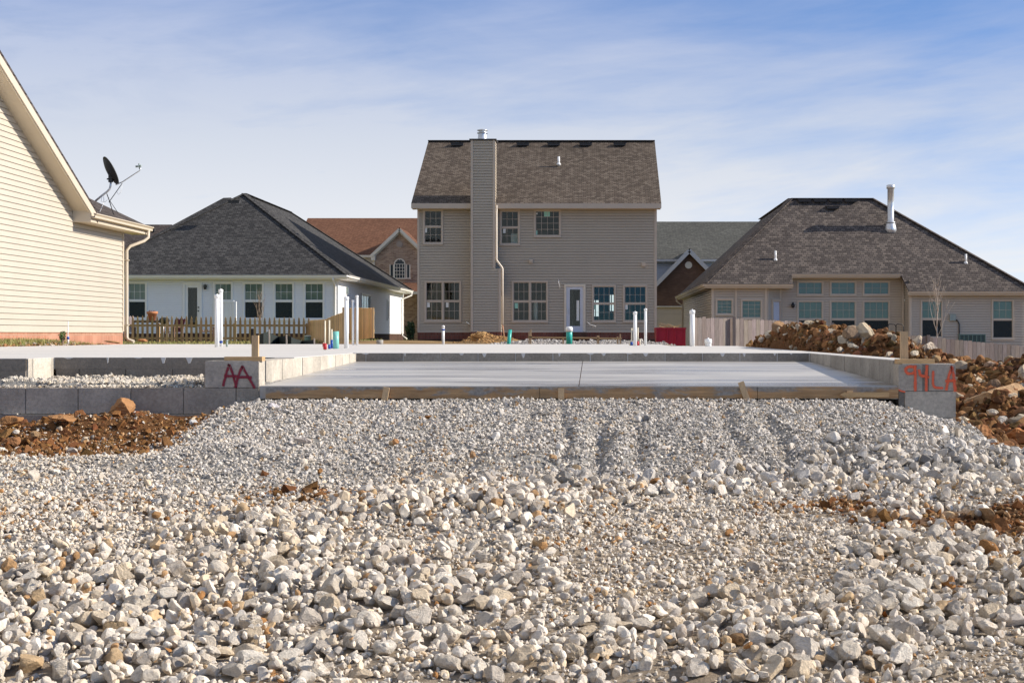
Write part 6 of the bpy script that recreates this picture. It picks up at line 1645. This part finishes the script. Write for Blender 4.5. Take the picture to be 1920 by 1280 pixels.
def dumpster():
    s = 52.0; x0, x1 = wx(1230, s), wx(1285.5, s); y = wy(s); z1 = wz(614, s); z0 = -.42
    h = thing('dumpster', ((x0 + x1) / 2, y, z0), 'red steel dumpster of wood scraps between the taupe and beige houses', 'dumpster')
    m = MB(); D = 1.6
    m.prism([(x0, y, z1), (x0 + .06, y, z0 + .04), (x1, y, z0 + .04), (x1, y, z1 - .02)], (0, .03, 0)); m.prism([(x0, y + D, z1), (x0 + .06, y + D, z0 + .04), (x1, y + D, z0 + .04), (x1, y + D, z1 - .02)], (0, .03, 0))
    m.box(x1 - .03, x1 - .001, y + .03, y + D, z0 + .04, z1 - .02); m.prism([(x0, y + .03, z1), (x0 + .06, y + .03, z0 + .04), (x0 + .06, y + D, z0 + .04), (x0, y + D, z1)], (.03, 0, 0)); m.box(x0 + .06, x1, y + .03, y + D, z0 + .04, z0 + .07); m.build('hopper', MATS['dumpster_red'], h)
    m = MB()
    for u in (.03, .38, .66, .965): x = x0 + (x1 - x0) * u; m.box(x - .025, x + .025, y - .035, y - .001, z0 + .06, z1 - .05)
    m.build('rib', MATS['dumpster_red'], h)
    m = MB(); m.box(x0 - .02, x1 + .02, y - .05, y - .001, z1 - .06, z1 + .0); m.build('rim', MATS['dumpster_red'], h)
    for u in (.12, .85): m = MB(); x = x0 + (x1 - x0) * u; m.tube([(x - .05, y + .15, z0 + .09), (x + .05, y + .15, z0 + .09)], .09, 14); m.build('wheel', MATS['black_metal'], h)
    rg = random.Random(4)
    t = thing('wood_scraps', ((x0 + x1) / 2, y + .5, z1), 'pale broken wood scraps heaped in the red dumpster', 'wood scraps')
    for k in range(9):
        cx = x0 + .2 + rg.uniform(0, .5); a = rg.uniform(-.6, .8); l = rg.uniform(.15, .3); cz = z1 + rg.uniform(-.02, .08)
        m = MB(); beam(m, (cx - l * math.cos(a), y + .3 + rg.uniform(0, .3), cz - l * math.sin(a) - .03), (cx + l * math.cos(a), y + .3 + rg.uniform(0, .3), cz + l * math.sin(a) * .6), .06, .02); m.build('scrap', MATS['new_wood'], t)
dumpster()

def batter():
    s = 63.0; y = wy(s); h = thing('batter_board', pt(1080, 640, s), 'low wooden batter board frame with stakes in front of the taupe house', 'batter board')
    for px, t0, w_ in ((995, 618, .05), (992, 622, .035), (1056, 633, .055), (1121.5, 629, .075), (1158, 631, .05), (1163, 626, .04)):
        m = MB(); x, yy, z = pt(px, t0, s); beam(m, (x, y, -.45), (x, y, z), w_, .03, side=(0, 1, 0)); m.build('stake', MATS['lumber_up'], h)
    for a, b, ya, yb in ((1120, 1166, 634, 634.5), (990, 1122, 632.5, 633.5), (991, 998, 631, 631)):
        m = MB(); beam(m, (wx(a, s), y - .03, wz(ya, s)), (wx(b, s), y - .03, wz(yb, s)), .02, .05); m.build('rail', MATS['lumber'], h)
batter()

# ------------------------------------------------------------------ plants
M('leaf_green', (.060, .085, .035), .7, .35, 3, attr=True)
def leaves(mb, c, rad, n, size, rng, tints):
    for _ in range(n):
        d = Vector(rng.normal(size=3)); d.normalize(); q = rng.uniform(.25, 1) ** .4
        p = Vector(c) + Vector((d.x * rad[0] * q, d.y * rad[1] * q, d.z * rad[2] * q)) * (1 + .18 * math.sin(d.x * 7 + d.z * 5))
        a = Vector(rng.normal(size=3)).normalized(); b = a.cross(Vector(rng.normal(size=3))).normalized(); s = size * rng.uniform(.6, 1.4); t = rng.uniform(.5, 1.6)
        mb.tint = tuple(t * k for k in tints[rng.integers(0, len(tints))]); mb.quad(tuple(p - a * s), tuple(p + b * s * .5), tuple(p + a * s), tuple(p - b * s * .5))
def bush(px, py0, py1, w_, s, label, n, size, tints):
    x, y = wx(px, s), wy(s); z0, z1 = wz(py1, s), wz(py0, s); h = thing('shrub', (x, y, z0), label, 'shrub'); g = np.random.default_rng(int(px))
    m = MB(); leaves(m, (x, y, (z0 + z1) / 2 + .05), (w_ / s / 2, w_ / s / 2, (z1 - z0) / 2), n, size, g, tints); m.build('foliage', MATS['leaf_green'], h)
    m = MB()
    for k in range(6): a = k * 1.05; m.tube([(x, y, z0 - .1), (x + w_ / s * .25 * math.cos(a), y + w_ / s * .25 * math.sin(a), z0 + (z1 - z0) * .7)], [.02, .006], 5)
    m.build('stem', MATS['bark'], h)
bush(769, 604, 642, 17, 40, 'dark green rounded shrub between the white house and the taupe house', 1500, .045, [(.8, .9, .8), (1.1, 1.1, .7), (.6, .7, .6)])
bush(117, 625, 644, 13, 94, 'small leafy weed beside the blue coupling at the slab edge', 260, .018, [(.9, 1.5, .9), (1.6, 1.9, 1.2)])

def sapling(px, py0, py1, s, label, seed, spread, mat='bark'):
    x, y = wx(px, s), wy(s); z0, z1 = wz(py1, s), wz(py0, s); H_ = z1 - z0; h = thing('sapling', (x, y, z0), label, 'tree'); rg = random.Random(seed)
    m = MB(); P = [(x, y, z0)]
    for k in range(1, 8): P.append((x + rg.uniform(-.02, .02) * k * .5, y, z0 + H_ * k / 7 * .97))
    m.tube(P, [.032 - .0038 * k for k in range(8)], 7); m.build('trunk', MATS[mat], h)
    m = MB()
    def br(p, d, l, r, lv):
        q = [p]; c = Vector(p)
        for k in range(4): d = (d + Vector((rg.uniform(-.12, .12), rg.uniform(-.12, .12), .12))).normalized(); c = c + d * l / 4; q.append(tuple(c))
        m.tube(q, [r, r * .85, r * .7, r * .5, r * .25], 5)
        if lv:
            for k in range(3): br(q[1 + k], (d + Vector((rg.uniform(-.7, .7), rg.uniform(-.5, .5), rg.uniform(-.1, .5)))).normalized(), l * .5, r * .5, lv - 1)
    for k in range(11):
        t = .22 + .066 * k; a = k * 2.4; c = Vector((x, y, z0 + H_ * t)); d = Vector((math.cos(a) * spread, math.sin(a) * spread, 1)).normalized(); br(tuple(c), d, H_ * (.52 - .035 * k), .014 * (1 - t * .6), 1)
    m.build('crown', MATS[mat], h)
M('pale_bark', (.48, .40, .33), .8, .2, 10)
sapling(1757, 520, 665, 56, 'bare young tree before the beige house windows behind the fence', 3, .42, 'pale_bark')
sapling(487, 545, 645, 48, 'thin bare sapling before the white house window', 8, .30, 'bark')

def grass():
    rng = np.random.default_rng(2); n = 26000
    a = rng.uniform(size=n) < .62
    X = np.where(a, rng.uniform(-12.0, -10.0, n), rng.uniform(-20, -9.0, n)); Y = np.where(a, rng.uniform(16, 36.5, n), rng.uniform(38, 62, n))
    keep = rng.uniform(size=n) < np.where(a, 1 - .9 * ss(-10.9, -10.25, X), 1); X, Y = X[keep], Y[keep]; n = len(X)
    Z = G(X, Y) - .01; hgt = rng.uniform(.03, .09, n) * np.where(Y > 38, 1.6, 1); th = rng.uniform(0, 6.28, n); w_ = .006 * np.where(Y > 38, 2.5, 1.3)
    ln = rng.normal(0, .4, (n, 2)) * hgt[:, None]
    b = np.stack([X, Y, Z], 1); dx = np.stack([np.cos(th) * w_, np.sin(th) * w_, np.zeros(n)], 1)
    V = np.stack([b - dx, b + dx, b + np.stack([ln[:, 0], ln[:, 1], hgt], 1)], 1).reshape(-1, 3); Fc = np.arange(3 * n).reshape(-1, 3)
    me = bpy.data.meshes.new('grass'); fill_mesh(me, V, Fc); c = np.array([(.26, .25, .06), (.36, .31, .11), (.16, .20, .05), (.44, .36, .17)])[rng.integers(0, 4, n)] * rng.uniform(.7, 1.3, (n, 1)); c = np.repeat(c, 3, 0)
    at = me.attributes.new('col', 'FLOAT_COLOR', 'POINT'); at.data.foreach_set('color', np.concatenate([c, np.ones((len(c), 1))], 1).astype('f4').ravel())
    o = linkobj('grass', me, M('grass_blade', (1, 1, 1), .8, .1, 3, attr=True)); tag(o, 'thin yellow green grass beside the cream house and behind the picket fence', 'grass', kind='stuff')
grass()
